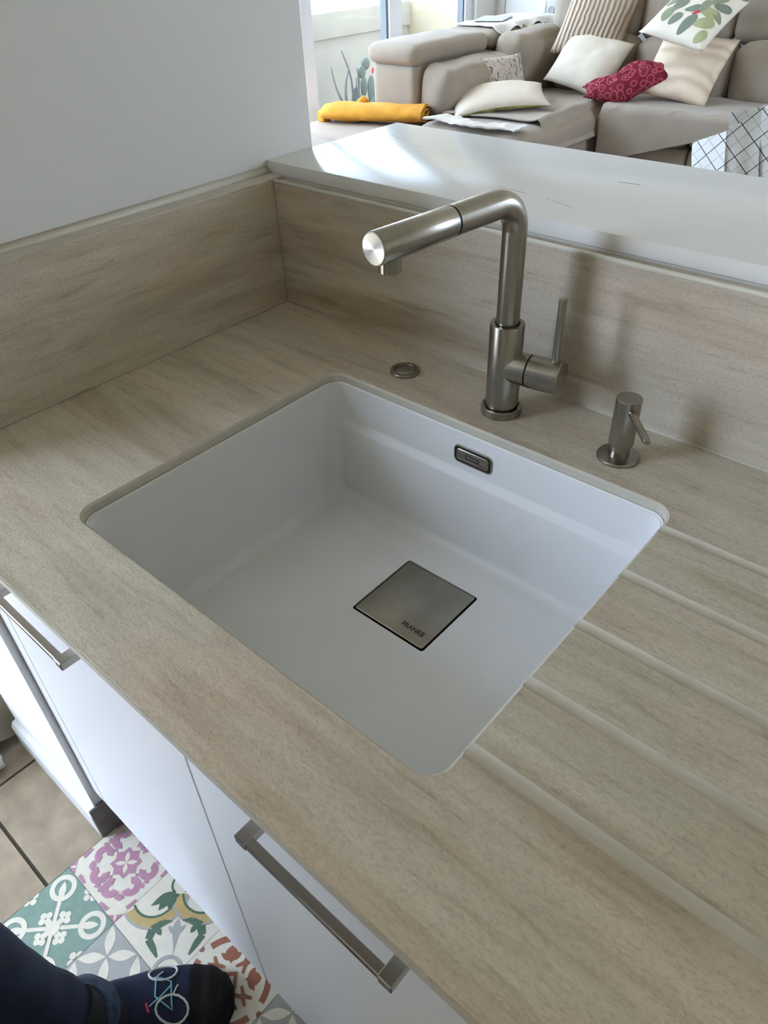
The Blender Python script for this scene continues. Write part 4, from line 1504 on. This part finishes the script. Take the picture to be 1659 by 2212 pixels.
def drape(name, quad, nu, nv, amp, seed, parent):
    q = [Vector(p) for p in quad]

    def fn(uu, vv):
        p = q[0].lerp(q[1], uu).lerp(q[3].lerp(q[2], uu), vv)
        n = (q[1] - q[0]).cross(q[3] - q[0]).normalized()
        p = p + n * (amp * math.sin(9 * uu + 4 * vv + seed) * vv + wob(p.x, p.z, 9, amp, seed))
        return inv @ p
    return sheet(name, fn, nu, nv, 0.004, M_check, None, None, parent)


cloth = bpy.data.objects.new('checked_cloth', None)
cloth.matrix_basis = clothM
col.objects.link(cloth)
tag(cloth, 'white cloth with a dark windowpane check draped over the chair', 'cloth')


def put(o):
    o.parent = cloth
    o.matrix_parent_inverse = Matrix.Identity(4)


A, Bp, Cc, Dd = (-0.088, 2.20, 0.78), (0.011, 2.2, 0.861), (-0.305, 2.48, 0.665), (0.46, 2.03, 0.875)
for nm, quad, sd_ in (('front_fall', (A, Bp, (0.15, 2.14, 0.36), (0.005, 2.17, 0.42)), 0.3), ('front_fall', (Bp, Dd, (0.50, 2.0, 0.36), (0.15, 2.14, 0.36)), 0.9),
                      ('side_fall', (Cc, A, (0.005, 2.17, 0.42), (-0.24, 2.47, 0.40)), 1.7), ('back_fall', ((-0.163, 2.42, 0.795), (-0.03, 2.42, 0.832), (0.03, 2.40, 0.62), (-0.14, 2.42, 0.60)), 2.6),
                      ('top_fold', (Bp, Dd, (0.42, 2.24, 0.86), (-0.03, 2.42, 0.832)), 0.5)):
    put(drape(nm, quad, 14, 14, 0.008, sd_, None))

# ================================================================== LOWER LEFT: BASKET AND ROLL BY THE WALL
bk = empty('wicker_basket', (-0.62, -0.72, 0))
tag(bk, 'dark wicker basket with a beige cloth beside the wall end', 'basket')
bm = bmesh.new()
loft(bm, [[(x, y, z) for x, y in rrect(-0.80 - o_, -0.44 + o_, -0.90 - o_, -0.55 + o_, 0.05, 5)] for z, o_ in ((0.005, -0.03), (0.005, 0.0), (0.10, 0.012), (0.20, 0.02), (0.20, 0.008), (0.11, 0.0), (0.03, -0.01))], True, True)
obj('basket_wall', bm, M_wicker, bk, 50)
for k in range(5):
    z = 0.03 + k * 0.036
    o_ = 0.003 + 0.10 * z
    pts3 = [(x, y, z) for x, y in rrect(-0.80 - o_, -0.44 + o_, -0.90 - o_, -0.55 + o_, 0.05, 5)]
    tube('woven_band', pts3 + [pts3[0]], 0.007, M_wicker, bk, 8)


def liner(uu, vv):
    x = -0.78 + 0.38 * uu
    y = -0.90 + 0.38 * vv
    e = max(0.0, uu - 0.84)
    z = 0.215 + wob(x, y, 14, 0.035, 4) - e * 1.1
    return (x + e * 0.15, y, z)


sheet('cloth_liner', liner, 22, 22, 0.006, M_bag, None, None, bk)
o = lathe('paper_roll', [(0, 0), (0.012, 0), (0.012, 0.004), (0.026, 0.004), (0.028, 0.006), (0.028, 0.314), (0.026, 0.316), (0.012, 0.316), (0.012, 0.32), (0, 0.32)], M_roll, None, (-0.352, -0.99, 0.0285), (0, 1, 0), 28)
tag(o, 'white paper roll lying on the beige floor tiles', 'roll')

# ================================================================== PERSON (only the legs come into the picture)
pe = empty('person', (0.3, -0.9, 0))
tag(pe, 'person in dark jeans and navy slippers standing at the counter', 'person')


def skin_mesh(name, verts, edges, radii, root, material, parent, sub=2):
    me = bpy.data.meshes.new(name)
    me.from_pydata(verts, edges, [])
    o = bpy.data.objects.new(name, me)
    col.objects.link(o)
    md = o.modifiers.new('skin', 'SKIN')
    md.use_smooth_shade = True
    for i, rr in enumerate(radii):
        me.skin_vertices[0].data[i].radius = (rr, rr) if not isinstance(rr, tuple) else rr
        me.skin_vertices[0].data[i].use_root = i == root
    o.modifiers.new('sub', 'SUBSURF').levels = sub
    dg = bpy.context.evaluated_depsgraph_get()
    m2 = bpy.data.meshes.new_from_object(o.evaluated_get(dg))
    bpy.data.objects.remove(o)
    m2.materials.clear()
    m2.materials.append(material)
    for v in m2.vertices:
        nn = noise.noise_vector(v.co * 9)
        n2 = noise.noise_vector(Vector((v.co.x * 22, v.co.y * 22, v.co.z * 34)))
        v.co += nn * 0.006 + n2 * 0.0035
    m2.polygons.foreach_set('use_smooth', [True] * len(m2.polygons))
    o = bpy.data.objects.new(name, m2)
    return link(o, parent)


jv = [(0.262, -0.822, 0.085), (0.245, -0.850, 0.17), (0.205, -0.880, 0.32), (0.165, -0.905, 0.50), (0.175, -1.00, 0.70), (0.20, -1.08, 0.90),
      (0.30, -1.10, 0.96),
      (0.40, -1.08, 0.90), (0.43, -0.99, 0.70), (0.455, -0.92, 0.50), (0.46, -0.905, 0.32), (0.465, -0.885, 0.17), (0.47, -0.87, 0.085), (0.30, -1.11, 1.04)]
je = [(0, 1), (1, 2), (2, 3), (3, 4), (4, 5), (5, 6), (6, 7), (7, 8), (8, 9), (9, 10), (10, 11), (11, 12), (6, 13)]
jr = [0.060, 0.060, 0.066, 0.068, 0.082, 0.095, 0.12, 0.095, 0.082, 0.068, 0.066, 0.060, 0.060, 0.15]
jeans = skin_mesh('jeans', jv, je, jr, 6, M_denim, pe)
jeans['label'] = 'dark blue denim jeans'


M_knit = mat('charcoal_knit', (0.05, 0.05, 0.055), 0.95, bump=0.5, bscale=300)
M_face = mat('skin', (0.52, 0.33, 0.25), 0.5)
M_hair = mat('brown_hair', (0.035, 0.022, 0.015), 0.7)
tv = [(0.30, -1.11, 1.00), (0.32, -1.12, 1.14), (0.35, -1.12, 1.28), (0.38, -1.10, 1.42), (0.40, -1.08, 1.50),
      (0.24, -1.00, 1.42), (0.20, -0.99, 1.22), (0.36, -0.98, 1.12),
      (0.52, -1.18, 1.42), (0.60, -1.16, 1.24), (0.70, -1.02, 1.22)]
te = [(0, 1), (1, 2), (2, 3), (3, 4), (3, 5), (5, 6), (6, 7), (3, 8), (8, 9), (9, 10)]
tr_ = [0.145, 0.14, 0.15, 0.13, 0.07, 0.065, 0.05, 0.042, 0.065, 0.05, 0.042]
skin_mesh('sweater', tv, te, tr_, 1, M_knit, pe)  # upper body is out of view, added to shade the worktop
bm = bmesh.new()
bmesh.ops.create_uvsphere(bm, u_segments=28, v_segments=22, radius=1)
for v in bm.verts:
    c = v.co
    fwd = max(0.0, c.y)
    w = 0.078 * (1 - 0.18 * max(0.0, -c.z))
    x, y, z = c.x * w, c.y * 0.098, c.z * 0.118
    y += 0.022 * math.exp(-((c.x / 0.16) ** 2 + ((c.z + 0.12) / 0.22) ** 2)) * (fwd > 0.3)
    y -= 0.010 * (math.exp(-(((c.x - 0.40) / 0.16) ** 2 + ((c.z - 0.10) / 0.12) ** 2)) + math.exp(-(((c.x + 0.40) / 0.16) ** 2 + ((c.z - 0.10) / 0.12) ** 2))) * (fwd > 0.3)
    v.co = Matrix.Rotation(-0.45, 3, 'Z') @ Vector((x, y, z)) + Vector((0.43, -1.04, 1.66))
obj('head', bm, M_face, pe, True)
tube('neck', [(0.40, -1.075, 1.50), (0.415, -1.055, 1.58)], [0.052, 0.050], M_face, pe, 20)
bm = bmesh.new()
bmesh.ops.create_uvsphere(bm, u_segments=24, v_segments=18, radius=1)
for v in bm.verts:
    c = v.co
    k = 1.0 if not (c.y > 0.25 and c.z < 0.55) else 0.90
    v.co = Matrix.Rotation(-0.45, 3, 'Z') @ Vector((c.x * 0.086 * k, c.y * 0.106 * k - 0.008, c.z * 0.124 * k + 0.008)) + Vector((0.43, -1.04, 1.66))
obj('hair', bm, M_hair, pe, True)
for wr, dr in (((0.36, -0.98, 1.12), Vector((0.85, 0.30, 0.25))), ((0.70, -1.02, 1.22), Vector((0.45, 0.80, 0.35)))):
    wr, dr = Vector(wr), dr.normalized()
    sd2 = dr.cross(Vector((0, 0, 1))).normalized()
    hv = [wr, wr + dr * 0.045, wr + dr * 0.085]
    he = [(0, 1), (1, 2)]
    hr = [0.028, 0.034, 0.032]
    for k, (off, ln) in enumerate(((-0.030, 0.055), (-0.010, 0.072), (0.010, 0.078), (0.029, 0.070))):
        i0 = len(hv)
        rt = wr + dr * 0.085 + sd2 * off
        hv += [rt, rt + dr * ln * 0.5 + Vector((0, 0, -0.006)), rt + dr * ln * 0.85 + Vector((0, 0, -0.022))]
        he += [(2, i0), (i0, i0 + 1), (i0 + 1, i0 + 2)]
        hr += [0.010, 0.009, 0.008]
    i0 = len(hv)
    hv += [wr + dr * 0.05 + sd2 * 0.04, wr + dr * 0.09 + sd2 * 0.058 + Vector((0, 0, -0.01))]
    he += [(1, i0), (i0, i0 + 1)]
    hr += [0.012, 0.009]
    skin_mesh('hand', [tuple(v) for v in hv], he, hr, 0, M_face, pe)


def slipper(heel, toe, side):
    heel, toe = Vector((*heel, 0)), Vector((*toe, 0))
    d = (toe - heel)
    L = d.length
    d.normalize()
    s = Vector((-d.y, d.x, 0)) * side
    prof = [(0.0, 0.030, 0.045), (0.04, 0.036, 0.062), (0.15, 0.040, 0.075), (0.35, 0.042, 0.082), (0.55, 0.049, 0.074), (0.72, 0.053, 0.060), (0.86, 0.049, 0.048), (0.95, 0.037, 0.038), (1.0, 0.012, 0.020)]

    def surf(t, a, grow=0.0):
        for (t0, w0, h0), (t1, w1, h1) in zip(prof, prof[1:]):
            if t <= t1:
                k = (t - t0) / (t1 - t0)
                k = k * k * (3 - 2 * k)
                w, h = w0 + (w1 - w0) * k, h0 + (h1 - h0) * k
                break
        ca, sa = math.cos(a), math.sin(a)
        x = math.copysign(abs(ca) ** 0.8, ca) * (w * 1.03 + grow)
        z = (abs(sa) ** 0.75) * (h + grow) if sa > 0 else 0.0
        return heel + d * (L * t) + s * (x + 0.006 * math.sin(math.pi * t)) + Vector((0, 0, 0.004 + z))

    def skin(name, t0, t1, material, parent, grow=0.0, n=26, cap=True):
        bm = bmesh.new()
        rings = []
        for i in range(n + 1):
            t = t0 + (t1 - t0) * i / n
            rings.append([surf(t, math.pi * j / 20, grow) for j in range(21)] + [surf(t, math.pi, grow) * 1 + (surf(t, 0, grow) - surf(t, math.pi, grow)) * k / 4 for k in (1, 2, 3)])
        loft(bm, rings, cap, cap)
        return obj(name, bm, material, parent, 60)

    sl_ = skin('slipper', 0.0, 0.80, M_felt, pe)
    toec = skin('toe_cap', 0.765, 1.0, M_black_felt, sl_, 0.0014)
    # sole
    bm = bmesh.new()
    out = []
    for i in range(29):
        t = i / 28
        out.append(surf(t, 0.0, 0.003))
    for i in range(28, -1, -1):
        out.append(surf(i / 28, math.pi, 0.003))
    loft(bm, [[(p.x, p.y, 0.0012) for p in out], [(p.x, p.y, 0.010) for p in out]], True, True)
    obj('sole', bm, M_black_felt, sl_)
    return sl_, surf, d, s


sl1, surf1, d1, s1 = slipper((0.214, -0.842), (0.392, -0.634), 1)
slipper((0.490, -0.925), (0.545, -0.588), -1)
# ankles and socks, continuous from the shoe into the trouser leg
for a, c in (((0.262, -0.822, 0.125), (0.290, -0.792, 0.055)), ((0.470, -0.868, 0.125), (0.478, -0.815, 0.055))):
    tube('sock', [a, Vector(a).lerp(Vector(c), 0.5), c], [0.043, 0.045, 0.040], M_skin, pe, 20)
for c, t in (((0.264, -0.820, 0.088), (0.25, -0.45, 0.86)), ((0.470, -0.870, 0.088), (0.05, -0.3, 0.95))):
    c, t = Vector(c), Vector(t).normalized()
    bm = bmesh.new()
    add_lathe(bm, [(0.053, -0.018), (0.061, -0.018), (0.064, -0.006), (0.064, 0.014), (0.060, 0.022), (0.053, 0.022)], c, t, 40)
    for v in bm.verts:
        v.co += noise.noise_vector(v.co * 26) * 0.004
    obj('trouser_cuff', bm, M_denim_seam, jeans, 50)

# bicycle embroidered on the slipper: raised threads following its upper
def on_slipper(t, q):
    """t along the slipper 0..1, q across -1..1"""
    a = math.acos(max(-0.98, min(0.98, q)))
    return surf1(t, a, 0.0012)


def thread(name, tq, material, rad=0.0016, parent=None):
    pts = []
    for (t0, q0), (t1, q1) in zip(tq, tq[1:]):
        for k in range(4):
            pts.append(on_slipper(t0 + (t1 - t0) * k / 4, q0 + (q1 - q0) * k / 4))
    pts.append(on_slipper(*tq[-1]))
    return tube(name, pts, rad, material, parent, 6)


em = sl1


def wheel(ct, cq, rt, rq, material):
    thread('embroidered_wheel', [(ct + rt * math.cos(2 * math.pi * k / 16), cq + rq * math.sin(2 * math.pi * k / 16)) for k in range(17)], material, 0.0019, em)


wheel(0.605, 0.52, 0.080, 0.28, M_thread_w)
wheel(0.675, -0.38, 0.090, 0.34, M_thread_w)
thread('embroidered_fork', [(0.605, 0.52), (0.575, 0.34), (0.55, 0.30)], M_thread_w, 0.0014, em)
thread('embroidered_frame', [(0.575, 0.34), (0.66, 0.20), (0.675, -0.38), (0.58, -0.08), (0.575, 0.34)], M_thread_b, 0.0013, em)
thread('embroidered_frame', [(0.66, 0.10), (0.55, -0.30)], M_thread_b, 0.0013, em)
thread('embroidered_saddle', [(0.53, -0.20), (0.545, -0.44)], M_thread_r, 0.0018, em)
thread('embroidered_bars', [(0.535, 0.36), (0.565, 0.26)], M_thread_w, 0.0014, em)
thread('embroidered_pedal', [(0.70, 0.12), (0.68, -0.02)], M_thread_w, 0.0014, em)
